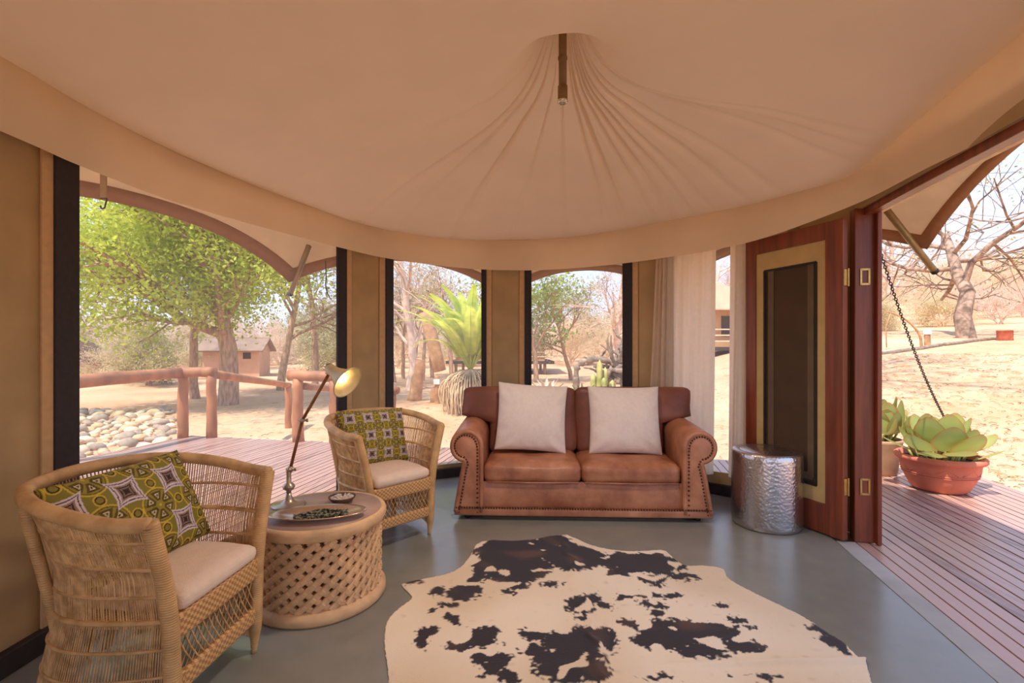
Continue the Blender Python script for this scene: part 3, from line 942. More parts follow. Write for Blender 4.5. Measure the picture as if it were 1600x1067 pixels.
# arm outline seen from the front, x measured outwards from the sofa centre
def arm_outline(rise=0.0, grow=0.0):
    pts = [(0.690, 0.055), (0.688, 0.25), (0.688, 0.40), (0.690, 0.49)]
    cxr, czr, rad = 0.808, 0.512 + rise, 0.114 + grow
    for k in range(0, 15):
        a = math.radians(172 - k * 18.2)
        pts.append((cxr + rad * math.cos(a), czr + rad * math.sin(a)))
    pts += [(0.822, 0.392), (0.830, 0.36), (0.842, 0.30), (0.858, 0.21), (0.874, 0.12), (0.884, 0.055)]
    return pts
ARM_D = 0.74
def make_arm(sgn):
    mb = MB()
    rows = []
    ys = [0.0, 0.012, 0.03, 0.2, 0.45, 0.60, ARM_D]
    for y in ys:
        f = y / ARM_D
        o = arm_outline(0.035 * f, 0.004 * math.sin(PI * f))
        inset = 0.010 if y == 0.0 else (0.002 if y < 0.02 else 0)
        cxm, czm = 0.785, 0.33
        rows.append([(sgn * (x + (cxm - x) * inset / 0.12), y, z + (czm - z) * inset / 0.25) for x, z in o])
    n = len(rows[0])
    vs = [p for r in rows for p in r]
    fs = []
    for i in range(len(ys) - 1):
        for k in range(n - 1):
            fs.append((i * n + k, (i + 1) * n + k, (i + 1) * n + k + 1, i * n + k + 1))
    fs.append(tuple(range(n)))
    fs.append(tuple((len(ys) - 1) * n + k for k in range(n - 1, -1, -1)))
    if sgn < 0:
        fs = [tuple(reversed(f)) for f in fs]
    o = mb.add(vs, fs).build('arm', M_leather, sofa, True, auto=35)
    # front panel, puffed, with piping round its edge and nails along it
    out = arm_outline(0, -0.014)
    out = [(0.700 if x < 0.695 else x, z) for x, z in out]
    cx, cz = 0.785, 0.35
    inner = []
    for x, z in out:
        inner.append((x, z))
    k = len(inner)
    fv = [(sgn * x, -0.006, max(z, 0.062)) for x, z in inner]
    pan = [(sgn * (x * 0.93 + cx * 0.07 if x < 0.75 else x * 0.95 + 0.77 * 0.05), -0.013, max(0.066, z * 0.985)) for x, z in inner]
    mbp = MB()
    mbp.add(fv + pan, [(i, (i + 1) % k, k + (i + 1) % k, k + i) for i in range(k)] + [tuple(range(k, 2 * k))])
    if sgn < 0:
        mbp.f = [tuple(reversed(f)) for f in mbp.f]
    mbp.build('arm_front', M_leather, o, True, auto=50)
    pip = [Vector((sgn * (x + (0.012 if x < 0.70 else -0.006)), -0.006, z)) for x, z in arm_outline(0, -0.013)]
    MB().tube(catmull(pip, 3), 0.0165, 10).build('piping', M_leather, o)
    ns = catmull([Vector((sgn * x, -0.013, z)) for x, z in [(0.726 if x < 0.7 else (x - 0.030 if x > 0.815 and z < 0.40 else x), z) for x, z in arm_outline(0, -0.036)]], 12)
    nm = MB(); acc = 0.0; last = ns[0]
    nm.ball(ns[0], 0.0075, 6, 4)
    for p in ns[1:]:
        acc += (p - last).length; last = p
        if acc > 0.0185:
            nm.ball(p, 0.0075, 6, 4); acc = 0
    tag(nm.build('nailhead_trim', M_nail, o), kind='stuff')
for sgn in (-1, 1):
    make_arm(sgn)
# apron with a centre seam, bottom band with nails, back frame, feet
def apron(u, v):
    x = -0.70 + 1.40 * u
    z = 0.055 + 0.205 * v
    seam = 0.006 * math.exp(-((x) / 0.008) ** 2)
    y = 0.028 - 0.012 * math.sin(PI * min(1, v * 0.95 + 0.02)) + seam
    return (x, y, z)
ap = MB().grid(apron, 80, 8)
ap.box((0, 0.37, 0.16), (1.38, 0.66, 0.19))
ap.build('apron', M_leather, sofa, True, auto=40)
bb = MB()
bb.add(*rbox((1.775, 0.03, 0.052), 0.010, 6, c=(0, -0.004, 0.056)))
bo = bb.build('base_band', M_leather, sofa)
nm = MB()
for i in range(94):
    nm.ball((-0.872 + i * 1.744 / 93, -0.018, 0.088), 0.0075, 6, 4)
tag(nm.build('nailhead_trim', M_nail, bo), kind='stuff')
MB().add(*rbox((1.66, 0.12, 0.70), 0.05, 10, (0, 0.01, 0.0), c=(0, 0.675, 0.42))).build('back_frame', M_darkleather, sofa)
for x in (-0.80, 0.80):
    for y in (0.05, 0.69):
        MB().lathe([(0.022, 0.0), (0.026, 0.006), (0.026, 0.034)], 12, (x, y, 0)).build('foot', mat('black_foot', srgb(30, 26, 24), 0.5), sofa)
# seat cushions
for k, x in enumerate((-0.343, 0.343)):
    vs, fs = rbox((0.684, 0.60, 0.135), 0.045, 22, (0.004, 0.008, 0.032), 0.006, 7.0, 3 + k)
    res = []
    for p in vs:
        p = p.copy()
        if p.z > 0:
            # sat-in dip, with a soft crease and crumples at the front edge
            p.z -= 0.010 * math.exp(-(p.x / 0.18) ** 2 - ((p.y + 0.02) / 0.2) ** 2)
            p.z += 0.009 * mnoise.noise((p.x * 20 + k * 5, p.y * 11, 2)) * smooth01(-0.05, -0.3, p.y)
            p.z -= 0.006 * math.exp(-((p.x - 0.02) / 0.006) ** 2) * smooth01(-0.28, -0.05, p.y)
        res.append(p + Vector((x, 0.30, 0.318)))
    so = MB().add(res, fs).build('seat_cushion', M_leather, sofa)
    MB().tube([Vector((x - 0.32, 0.004, 0.262)), Vector((x, -0.001, 0.259)), Vector((x + 0.32, 0.004, 0.262))], 0.006, 6).build('piping', M_leather, so)
# back cushions with wings that lie over the arms
for sgn in (-1, 1):
    vs, fs = rbox((0.45, 0.19, 0.51), 0.032, 18, (0.004, 0.035, 0.008), 0.008, 6.0, 20 + sgn)
    lean = Matrix.Rotation(math.radians(-11), 3, 'X')
    res = []
    for p in vs:
        f = (p.z + 0.25) / 0.5
        xx = p.x * 2.0
        if p.z < 0.03:
            # lower part narrows to sit between the arms
            k = smooth01(0.03, -0.03, p.z)
            if sgn * xx > 0: xx *= 1 - 0.50 * k
        p2 = lean @ Vector((xx, p.y, p.z))
        res.append(Vector((p2.x + sgn * 0.452, p2.y + 0.545, p2.z + 0.62)))
    MB().add(res, fs).build('back_cushion', M_darkleather, sofa)

# ---------------------------------------------------------------- pillows
def pillow_np(w, h, t, n, pinch=0.06, wr=0.006, seed=0, power=0.42):
    u = np.linspace(-1, 1, n + 1)
    u = np.sign(u) * (1 - (1 - np.abs(u)) ** 1.35)
    U, V = np.meshgrid(u, u, indexing='ij')
    Xx = U * w / 2 * (1 - pinch * (1 - V * V)); Zz = V * h / 2 * (1 - pinch * (1 - U * U))
    T = t / 2 * (np.clip(1 - U ** 2, 0, 1) * np.clip(1 - V ** 2, 0, 1)) ** power
    nz = nz2(Xx, Zz, 7, seed + 0.3) * wr
    rad = np.hypot(U, V)
    nz = nz + 0.8 * wr * np.sin(np.arctan2(V, U) * 16 + seed) * np.clip(rad - 0.75, 0, 1) * 2
    edgef = np.clip(np.minimum(1 - np.abs(U), 1 - np.abs(V)) * 8, 0, 1)
    F = np.stack([Xx, -(T + nz * edgef), Zz], -1); B = np.stack([Xx, T * 0.8, Zz], -1)
    N = n + 1
    idx = np.arange(N * N).reshape(N, N)
    fF = np.stack([idx[:-1, :-1], idx[1:, :-1], idx[1:, 1:], idx[:-1, 1:]], -1).reshape(-1, 4)
    bi = idx + N * N
    bi2 = bi.copy()
    # weld the rim of the back sheet to the rim of the front sheet
    bi2[0, :], bi2[-1, :], bi2[:, 0], bi2[:, -1] = idx[0, :], idx[-1, :], idx[:, 0], idx[:, -1]
    fB = np.stack([bi2[:-1, :-1], bi2[:-1, 1:], bi2[1:, 1:], bi2[1:, :-1]], -1).reshape(-1, 4)
    return np.concatenate([F.reshape(-1, 3), B.reshape(-1, 3)]), np.concatenate([fF, fB]), Xx, Zz
M_linen = mat('white_linen', srgb(232, 216, 204), 0.9, 0.03, 40, bump=0.25, bscale=350, sheen=0.2)
def set_pose(o, loc, rz, lean, roll=0.0):
    """Upright pillow: faces -y, leans back by 'lean', rolled in its own plane, then turned by rz."""
    m = Matrix.Translation(Vector(loc)) @ Matrix.Rotation(rz, 4, 'Z') @ Matrix.Rotation(-lean, 4, 'X') @ Matrix.Rotation(roll, 4, 'Y')
    o.matrix_world = m
for k, (loc, rz, lean, roll, lab) in enumerate((
        ((0.150, 3.668, 0.668), math.radians(2), math.radians(17), math.radians(4), 'white square linen cushion on the sofa seat nearer the cane chairs'),
        ((0.850, 3.641, 0.652), math.radians(-5), math.radians(17), math.radians(0), 'white square linen cushion on the sofa seat nearer the metal stool'))):
    vs, fq, _, _ = pillow_np(0.54, 0.52, 0.23, 44, 0.055, 0.012, 4 + k * 3)
    po = MB().add([tuple(p) for p in vs], [tuple(int(i) for i in f) for f in fq]).build('throw_cushion', M_linen)
    set_pose(po, loc, rz, lean, roll)
    tag(po, lab, 'cushion', 'white cushions on the sofa')

def african_dye(x, z, k=1.0):
    x, z = x / k, z / k
    olive = np.array(srgb(134, 124, 48)); olive2 = np.array(srgb(150, 136, 52)); yellow = np.array(srgb(206, 176, 66))
    white = np.array(srgb(214, 198, 200)); brown = np.array(srgb(58, 38, 30)); grey = np.array(srgb(150, 124, 110)); gbrown = np.array(srgb(96, 78, 34))
    s = 0.122
    col = np.broadcast_to(olive, x.shape + (3,)).copy()
    def put(mask, c):
        col[mask] = c
    # wheels
    cx = (np.floor(x / s) + 0.5) * s; cz = (np.floor(z / s) + 0.5) * s
    dx, dz = x - cx, z - cz
    r = np.hypot(dx, dz); a = np.arctan2(dz, dx)
    put(r < 0.047, olive2); put((r > 0.0435) & (r < 0.047), yellow); put((r > 0.040) & (r < 0.042), gbrown)
    sector = (a % (PI / 3)) - PI / 6
    px, pz = r * np.cos(sector), r * np.sin(sector)
    put((px > 0.012) & (px < 0.0355) & (np.abs(pz) < px * 0.44), gbrown)
    tri = (px > 0.014) & (px < 0.033) & (np.abs(pz) < (px - 0.012) * 0.42)
    put(tri, brown)
    tri2 = (px > 0.017) & (px < 0.031) & (np.abs(pz) < (px - 0.0145) * 0.44)
    put(tri2, np.array(srgb(206, 192, 140)))
    put((px > 0.022) & (px < 0.028) & (np.abs(pz) < (px - 0.0195) * 0.36), brown)
    put(r < 0.0035, yellow)
    # four-pointed squares on the lattice corners
    qx = x - np.round(x / s) * s; qz = z - np.round(z / s) * s
    aa_, bb_ = np.abs(qx + qz) / 1.414, np.abs(qx - qz) / 1.414
    d = (aa_ ** 0.72 + bb_ ** 0.72) ** (1 / 0.72)
    put(d < 0.056, white); put((d < 0.047) & (d > 0.0425), brown); put(d < 0.033, grey); put(d < 0.025, brown); put(d < 0.019, grey * 0.8); put(d < 0.012, brown)
    # curls between the wheels
    for (ox, oz) in ((0.5, 0.0), (0.0, 0.5)):
        ex = x - (np.round(x / s - ox) + ox) * s; ez = z - (np.round(z / s - oz) + oz) * s
        re = np.hypot(ex, ez)
        m = (r > 0.047) & (d > 0.060)
        put(m & (np.abs(re - 0.0125) < 0.0016), yellow); put(m & (np.abs(re - 0.009) < 0.0014), brown)
    return col
M_print = attr_mat('wax_print_cotton', 0.8, 0.2, 300)
def print_cushion(w, h, t, n, seed, off, k=1.0):
    vs, fq, Xx, Zz = pillow_np(w, h, t, n, 0.05, 0.006, seed)
    c = african_dye(Xx + off[0], Zz + off[1], k).reshape(-1, 3)
    return dyed_mesh('patterned_cushion', vs, fq, np.concatenate([c, c]), M_print)

# ---------------------------------------------------------------- woven cane armchairs
def cane_material():
    return mat('pale_cane', srgb(206, 160, 104), 0.5, 0.22, 16, bump=0.15, bscale=80, col2=srgb(222, 180, 124))
M_cane = cane_material()
M_cane2 = mat('fine_cane_strands', srgb(204, 156, 100), 0.55, 0.22, 30, col2=srgb(226, 184, 130))
def wrapped_material(name, c, axis_scale):
    m = bpy.data.materials.new(name); m.use_nodes = True
    n, l = m.node_tree.nodes, m.node_tree.links
    p = n['Principled BSDF']; p.inputs['Roughness'].default_value = 0.48
    tc = n.new('ShaderNodeTexCoord')
    w = n.new('ShaderNodeTexWave'); w.bands_direction = 'Z'; w.inputs['Scale'].default_value = axis_scale; w.inputs['Distortion'].default_value = 1.2; w.inputs['Detail'].default_value = 2
    l.new(tc.outputs['Object'], w.inputs['Vector'])
    nz = n.new('ShaderNodeTexNoise'); nz.inputs['Scale'].default_value = 14
    l.new(tc.outputs['Object'], nz.inputs['Vector'])
    r = n.new('ShaderNodeValToRGB')
    r.color_ramp.elements[0].color = sc(c, 0.72); r.color_ramp.elements[1].color = sc(c, 1.12)
    r.color_ramp.elements[0].position = 0.3; r.color_ramp.elements[1].position = 0.7
    l.new(nz.outputs['Fac'], r.inputs[0]); l.new(r.outputs[0], p.inputs['Base Color'])
    b = n.new('ShaderNodeBump'); b.inputs['Strength'].default_value = 0.3; b.inputs['Distance'].default_value = 0.004
    l.new(w.outputs['Fac'], b.inputs['Height']); l.new(b.outputs[0], p.inputs['Normal'])
    return m
M_wrap = wrapped_material('cane_wrapped_post', srgb(214, 168, 110), 40)
def weave_material():
    m = bpy.data.materials.new('woven_cane_band'); m.use_nodes = True
    n, l = m.node_tree.nodes, m.node_tree.links
    p = n['Principled BSDF']; p.inputs['Roughness'].default_value = 0.55
    tc = n.new('ShaderNodeTexCoord'); mp = n.new('ShaderNodeMapping'); mp.inputs['Scale'].default_value = (75, 75, 90)
    l.new(tc.outputs['Object'], mp.inputs[0])
    ch = n.new('ShaderNodeTexChecker'); ch.inputs['Scale'].default_value = 1.0
    ch.inputs['Color1'].default_value = srgb(222, 176, 116) + (1,); ch.inputs['Color2'].default_value = srgb(176, 126, 76) + (1,)
    l.new(mp.outputs[0], ch.inputs['Vector']); l.new(ch.outputs['Color'], p.inputs['Base Color'])
    b = n.new('ShaderNodeBump'); b.inputs['Strength'].default_value = 0.6; b.inputs['Distance'].default_value = 0.004
    l.new(ch.outputs['Fac'], b.inputs['Height']); l.new(b.outputs[0], p.inputs['Normal'])
    return m
M_weave = weave_material()

def u_curve(pts, n=24):
    """Mirror half outline (from the front post to the back centre) into a smooth U."""
    full = [Vector(p) for p in pts] + [Vector((-p[0], p[1], p[2])) for p in reversed(pts[:-1])]
    return catmull(full, n)
RIM = [(0.300, 0.0, 0.685), (0.326, 0.10, 0.690), (0.333, 0.23, 0.715), (0.300, 0.37, 0.738), (0.203, 0.49, 0.752), (0.0, 0.540, 0.757)]
MID = [(0.248, 0.0, 0.50), (0.258, 0.10, 0.505), (0.264, 0.22, 0.515), (0.240, 0.34, 0.525), (0.163, 0.44, 0.53), (0.0, 0.480, 0.53)]
WAI = [(0.222, 0.0, 0.345), (0.240, 0.10, 0.345), (0.250, 0.23, 0.345), (0.232, 0.345, 0.345), (0.158, 0.445, 0.345), (0.0, 0.485, 0.345)]
BOT = [(0.212, 0.02, 0.05), (0.250, 0.13, 0.045), (0.278, 0.27, 0.04), (0.262, 0.40, 0.04), (0.180, 0.50, 0.04), (0.0, 0.545, 0.04)]
CUR = [u_curve(c) for c in (RIM, MID, WAI, BOT)]
def at_s(curve, s):
    f = s * (len(curve) - 1); i = min(int(f), len(curve) - 2)
    return curve[i].lerp(curve[i + 1], f - i)
def wall_pt(s, z):
    """Point of the chair's woven wall at arc position s and (nominal) height z."""
    c = [at_s(k, s) for k in CUR]
    zs = [p.z for p in c]
    if z >= zs[1]:
        i, j = 0, 1
    elif z >= zs[2]:
        i, j = 1, 2
    else:
        i, j = 2, 3
    f = (z - zs[i]) / (zs[j] - zs[i])
    f = max(0, min(1, f))
    # smooth the joins
    return c[i].lerp(c[j], f)
def make_chair():
    ch = thing('cane_armchair', '', 'chair')
    MB().tube(CUR[0], 0.0225, 12).build('rim', M_cane, ch)
    for sgn in (-1, 1):
        path = [(sgn * 0.200, 0.0, 0.0), (sgn * 0.206, 0.0, 0.06), (sgn * 0.211, 0, 0.14), (sgn * 0.222, 0, 0.345), (sgn * 0.248, 0, 0.50), (sgn * 0.292, 0, 0.665), (sgn * 0.300, 0.0, 0.690)]
        MB().tube(catmull(path, 4), [0.011 + 0.0135 * smooth01(0, 8, i) for i in range(25)], 12).build('front_leg', M_wrap, ch)
        b0 = at_s(CUR[3], 0.36 if sgn > 0 else 0.64); b1 = at_s(CUR[2], 0.36 if sgn > 0 else 0.64); b2 = at_s(CUR[0], 0.36 if sgn > 0 else 0.64)
        path = [Vector((b1.x * 0.98, b1.y * 0.98, 0.0)), Vector((b1.x * 0.97, b1.y * 0.97, 0.2)), b1 * 1.0, b2 + Vector((0, 0, -0.03))]
        MB().tube(catmull(path, 5), 0.017, 10).build('back_leg', M_wrap, ch)
    # upright strands: rim to floor
    st = MB(); N = 158
    rg = random.Random(2)
    for k in range(N):
        s = (k + 0.5) / N
        s2 = s + rg.uniform(-0.13, 0.13) / N
        p = [wall_pt(s2, z) for z in (at_s(CUR[0], s2).z - 0.01, 0.62, 0.5, 0.42, 0.345, 0.24, 0.14, 0.05)]
        p = [q + Vector((rg.uniform(-1, 1), rg.uniform(-1, 1), 0)) * 0.0005 for q in p]
        st.tube(p, 0.0024, 5, False)
    tag(st.build('cane_strands', M_cane2, ch), kind='stuff')
    # horizontal bindings
    for z, r, fl, inner in ((0.625, 0.0055, 1, 0), (0.535, 0.012, 0.6, -0.004), (0.445, 0.0055, 1, 0), (0.365, 0.010, 0.8, 0.002), (0.275, 0.0055, 1, 0.002), (0.19, 0.004, 1, 0.002), (0.115, 0.004, 1, 0.002)):
        path = []
        for i in range(61):
            s = 0.012 + 0.976 * i / 60
            sag = 0.015 * math.sin(PI * s) if z > 0.5 else 0
            p = wall_pt(s, z + sag)
            cdir = Vector((p.x, p.y - 0.25, 0)).normalized()
            path.append(p + cdir * inner)
        MB().tube(path, r, 8, True, False, fl).build('binding', M_cane, ch)
    # seat: woven deck, front band, lower rail and crossed lattice between them
    seat = [(p.x, p.y) for p in CUR[2]]
    MB().prism(seat, 0.345, 0.365).build('seat', M_weave, ch, False)
    MB().add(*rbox((0.44, 0.034, 0.082), 0.012, 8, c=(0, 0.0, 0.333))).build('seat_band', M_weave, ch)
    MB().add(*rbox((0.415, 0.030, 0.062), 0.012, 8, c=(0, 0.0, 0.152))).build('lower_rail', M_weave, ch)
    lt = MB()
    for k in range(-5, 22):
        x0 = -0.21 + k * 0.0262
        for sgn in (-1, 1):
            a, b_ = (x0, 0.18), (x0 + sgn * 0.065, 0.30)
            if abs(a[0]) < 0.212 and abs(b_[0]) < 0.216:
                lt.tube([(a[0], sgn * 0.003, a[1]), ((a[0] + b_[0]) / 2 + sgn * 0.006, sgn * 0.004, 0.24), (b_[0], sgn * 0.003, b_[1])], 0.0028, 5, False)
    tag(lt.build('lattice', M_cane2, ch), kind='stuff')
    return ch
chair_a = make_chair()
chair_b = copy_tree(chair_a)
tag(chair_a, 'woven cane armchair with rounded back beside the canvas wall and carved table', 'chair', 'cane armchairs')
tag(chair_b, 'woven cane armchair between the lattice table and the leather sofa', 'chair', 'cane armchairs')
CH_A = (Vector((-1.03, 1.69, 0)), math.radians(86))
CH_B = (Vector((-0.67, 2.94, 0)), math.radians(46.6))
place(chair_a, *CH_A); place(chair_b, *CH_B)
# loose white seat pads and printed cushions
def pad_mesh():
    vs, fs = rbox((0.44, 0.44, 0.062), 0.028, 16, (0.0, 0.0, 0.012), 0.003, 8, 5)
    res = []
    for p in vs:
        f = (p.y + 0.22) / 0.44
        k = 0.885 + 0.09 * smooth01(0.08, 0.3, f) - 0.20 * max(0, f - 0.35) ** 1.5
        res.append((p.x * k, p.y + 0.195, p.z + 0.365 + 0.037 + 0.004 * mnoise.noise((p.x * 9, p.y * 9, 1))))
    return MB().add(res, fs).mesh('seat_pad', mat('natural_cotton', srgb(234, 208, 184), 0.9, 0.03, 30, bump=0.2, bscale=260))
pad = pad_mesh()
for (loc, rz), lab in ((CH_A, 'off white seat pad on the cane chair beside the canvas wall'), (CH_B, 'off white seat pad on the cane chair next to the sofa')):
    o = link('seat_pad', pad); place(o, loc, rz); tag(o, lab, 'seat pad', 'white seat pads')
pc = link('patterned_cushion', print_cushion(0.52, 0.37, 0.15, 200, 3, (0.05, 0.09), 1.42))
set_pose(pc, (-1.355, 1.725, 0.600), math.radians(80), math.radians(24), math.radians(-2))
tag(pc, 'olive green printed cushion with big wheels in the chair beside the canvas wall', 'cushion', 'printed cushions')
pc = link('patterned_cushion', print_cushion(0.47, 0.37, 0.14, 170, 8, (0.05, 0.0), 0.98))
set_pose(pc, (-0.928, 3.222, 0.605), math.radians(42), math.radians(18), math.radians(2))
tag(pc, 'olive green printed cushion in the chair next to the leather sofa', 'cushion', 'printed cushions')
# ---------------------------------------------------------------- carved lattice table
M_wood = mat('pale_carved_wood', srgb(216, 174, 128), 0.6, 0.18, 8, bump=0.2, bscale=40)
M_woodtop = mat('grey_brown_top', srgb(176, 142, 122), 0.5, 0.12, 6, bump=0.08, bscale=25)
TB = Vector((-0.93, 2.34, 0))
table = thing('side_table', 'round carved wooden side table with openwork lattice drum', 'table', TB)
MB().lathe([(0.0, 0.0), (0.298, 0.0), (0.306, 0.012), (0.304, 0.035), (0.288, 0.052), (0.25, 0.056), (0.0, 0.056)], 72).build('base_ring', M_wood, table)
MB().lathe([(0.0, 0.352), (0.27, 0.352), (0.298, 0.362), (0.307, 0.382), (0.306, 0.402), (0.298, 0.413), (0.286, 0.415), (0.281, 0.411), (0.0, 0.411)], 72).build('table_top', M_wood, table)
MB().lathe([(0.0, 0.4105), (0.281, 0.4105), (0.281, 0.4135), (0.0, 0.4135)], 72).build('inlay_disc', M_woodtop, table)
lat = MB()
NH, RB, HZ0, HZ1 = 24, 0.268, 0.050, 0.356
rows = 5.3
dphi = 2 * PI / NH
vstep = (HZ1 - HZ0) / rows
slope = dphi * 0.5 / (vstep * 0.5)       # radians of turn per metre of height
for sgn in (-1, 1):
    for k in range(NH):
        a0 = k * dphi
        nseg = 11
        ring = []
        for i in range(nseg + 1):
            z = HZ0 + (HZ1 - HZ0) * i / nseg
            a = a0 + sgn * slope * (z - HZ0)
            er, et = Vector((math.cos(a), math.sin(a), 0)), Vector((-math.sin(a), math.cos(a), 0))
            path_d = (et * sgn * slope * RB + Vector((0, 0, 1))).normalized()
            side = path_d.cross(er).normalized()
            cpt = er * (RB + sgn * 0.004) + Vector((0, 0, z))
            w, t = 0.0145, 0.010
            ring.append([cpt + side * w + er * t * 0.6, cpt + side * w * 0.5 + er * t, cpt - side * w * 0.5 + er * t, cpt - side * w + er * t * 0.6, cpt - side * w - er * t, cpt + side * w - er * t])
        vs = [p for r in ring for p in r]
        fs = [(i * 6 + j, i * 6 + (j + 1) % 6, (i + 1) * 6 + (j + 1) % 6, (i + 1) * 6 + j) for i in range(nseg) for j in range(6)]
        lat.add(vs, fs)
# raised carved knobs at the crossings
for r in range(int(rows * 2) + 1):
    z = HZ0 + r * vstep / 2
    for k in range(NH):
        a = k * dphi + (dphi / 2 if r % 2 else 0)
        er = Vector((math.cos(a), math.sin(a), 0))
        m = Matrix.Rotation(a, 3, 'Z') @ Matrix.Rotation(PI / 4, 3, 'X')
        if HZ0 + 0.012 < z < HZ1 - 0.012:
            lat.box(er * (RB + 0.008) + Vector((0, 0, z)), (0.022, 0.021, 0.021), m)
lo = lat.build('lattice_drum', M_wood, table, False, 0.0025)

# ---------------------------------------------------------------- desk lamp on the table
TZ = 0.4135
M_nickel = mat('aged_nickel', srgb(186, 172, 150), 0.32, 0.12, 30, metal=0.85)
M_rustarm = mat('rusty_copper_arm', srgb(150, 100, 66), 0.45, 0.25, 40, metal=0.4)
M_shade = mat('shade_enamel', srgb(196, 176, 132), 0.4, 0.08, 20, metal=0.3)
lamp_p = Vector((-1.112, 2.39, TZ))
lamp = thing('desk_lamp', 'lit jointed metal desk lamp with conical shade on the lattice table', 'lamp', lamp_p)
MB().lathe([(0.0, 0.0), (0.078, 0.0), (0.080, 0.006), (0.072, 0.012), (0.040, 0.016), (0.024, 0.026), (0.016, 0.045), (0.012, 0.065)], 32).build('base', M_nickel, lamp)
MB().lathe([(0.012, 0.06), (0.012, 0.075), (0.026, 0.085), (0.030, 0.095), (0.026, 0.105), (0.013, 0.115), (0.011, 0.15), (0.014, 0.172), (0.013, 0.178), (0.0, 0.18)], 20).build('stem', M_nickel, lamp)
J0, J1, J2 = Vector((0.008, 0, 0.182)), Vector((0.068, 0.0, 0.425)), Vector((0.205, -0.005, 0.660))
def knob(p, r, nm):
    k = MB()
    k.ball(p, r, 12, 8)
    k.tube([p + Vector((-0.018, -0.004, 0)), p + Vector((0.022, -0.004, 0))], r * 0.45, 8)
    k.tube([p + Vector((0.0, -0.020, 0)), p + Vector((0.0, 0.016, 0))], r * 0.5, 8)
    k.box(p + Vector((0.026, -0.004, 0.0)), (0.010, 0.004, 0.016))
    return k.build(nm, M_nickel, lamp)
MB().tube([J0, J1], 0.0078, 10).build('lower_arm', M_rustarm, lamp)
MB().tube([J1, J2], 0.0078, 10).build('upper_arm', M_rustarm, lamp)
knob(J0, 0.017, 'joint'); knob(J1, 0.013, 'joint'); knob(J2, 0.012, 'joint')
hk = MB().tube([J2 + Vector((0.0, 0, 0)), J2 + Vector((-0.020, 0, 0.018)), J2 + Vector((-0.014, 0, 0.044)), J2 + Vector((0.006, 0, 0.048)), J2 + Vector((0.016, 0, 0.03))], 0.004, 8)
hk.build('shade_bracket', M_nickel, lamp)
ax = Vector((0.80, -0.34, -0.50)).normalized()
sm = Vector((0, 0, 1)).rotation_difference(ax).to_matrix()
so_ = J2 + Vector((0.004, -0.006, 0.022))
prof = [(0.0, -0.012), (0.014, -0.010), (0.022, 0.0), (0.024, 0.028), (0.030, 0.045), (0.042, 0.070), (0.055, 0.090), (0.068, 0.100), (0.071, 0.106)]
prof = [(r * 1.2, z * 1.25) for r, z in prof]
inner = [(r - 0.003 if r > 0.003 else 0.0, z + 0.001) for r, z in reversed(prof)]
sh = MB().lathe(prof + inner, 32, so_, sm).build('shade', M_shade, lamp)
bm_ = bpy.data.materials.new('lit_bulb'); bm_.use_nodes = True
pb = bm_.node_tree.nodes['Principled BSDF']
pb.inputs['Emission Color'].default_value = (1.0, 0.74, 0.42, 1); pb.inputs['Emission Strength'].default_value = 5.0
MB().ball(so_ + ax * 0.080, 0.026, 16, 10, (1, 1, 1.25), sm).build('bulb', bm_, lamp)
ll = bpy.data.lights.new('desk_lamp_light', 'SPOT'); ll.energy = 2.2; ll.color = (1.0, 0.72, 0.42); ll.shadow_soft_size = 0.03
ll.spot_size = math.radians(130); ll.spot_blend = 0.6
lo_ = bpy.data.objects.new('lamp_light', ll); C.objects.link(lo_); lo_.parent = lamp
lo_.location = so_ + ax * 0.118
lo_.rotation_euler = (-ax).to_track_quat('Z', 'Y').to_euler()

# ---------------------------------------------------------------- dishes on the table
def oval_dish(a, b, depth, th, m, name, loc, rz, label, cat, prof_pow=2.2):
    mb = MB()
    nr, na = 10, 56
    def fn(side):
        vs = []
        for i in range(nr + 1):
            f = i / nr
            for k in range(na):
                an = 2 * PI * k / na
                z = depth * f ** prof_pow + (th if side else 0)
                ff = f * (0.985 if side else 1.0)
                vs.append((a * ff * math.cos(an), b * ff * math.sin(an), z))
        return vs
    lo, hi = fn(0), fn(1)
    q = lambda o, flip: [tuple(o + x for x in ((i * na + k, (i + 1) * na + k, (i + 1) * na + (k + 1) % na, i * na + (k + 1) % na)[::-1 if flip else 1])) for i in range(nr) for k in range(na)]
    nlo = len(lo)
    fs = q(0, True) + q(nlo, False) + [(nr * na + k, nr * na + (k + 1) % na, nlo + nr * na + (k + 1) % na, nlo + nr * na + k) for k in range(na)]
    o = mb.add(lo + hi, fs).build(name, m)
    o.location = loc; o.rotation_euler = (0, 0, rz)
    return tag(o, label, cat)
dish = oval_dish(0.218, 0.105, 0.028, 0.004, mat('polished_pewter', srgb(196, 172, 150), 0.22, 0.08, 10, metal=0.75), 'oval_dish', (-0.895, 2.215, TZ), math.radians(9),
          'long oval metal dish holding a bead necklace on the lattice table', 'dish')
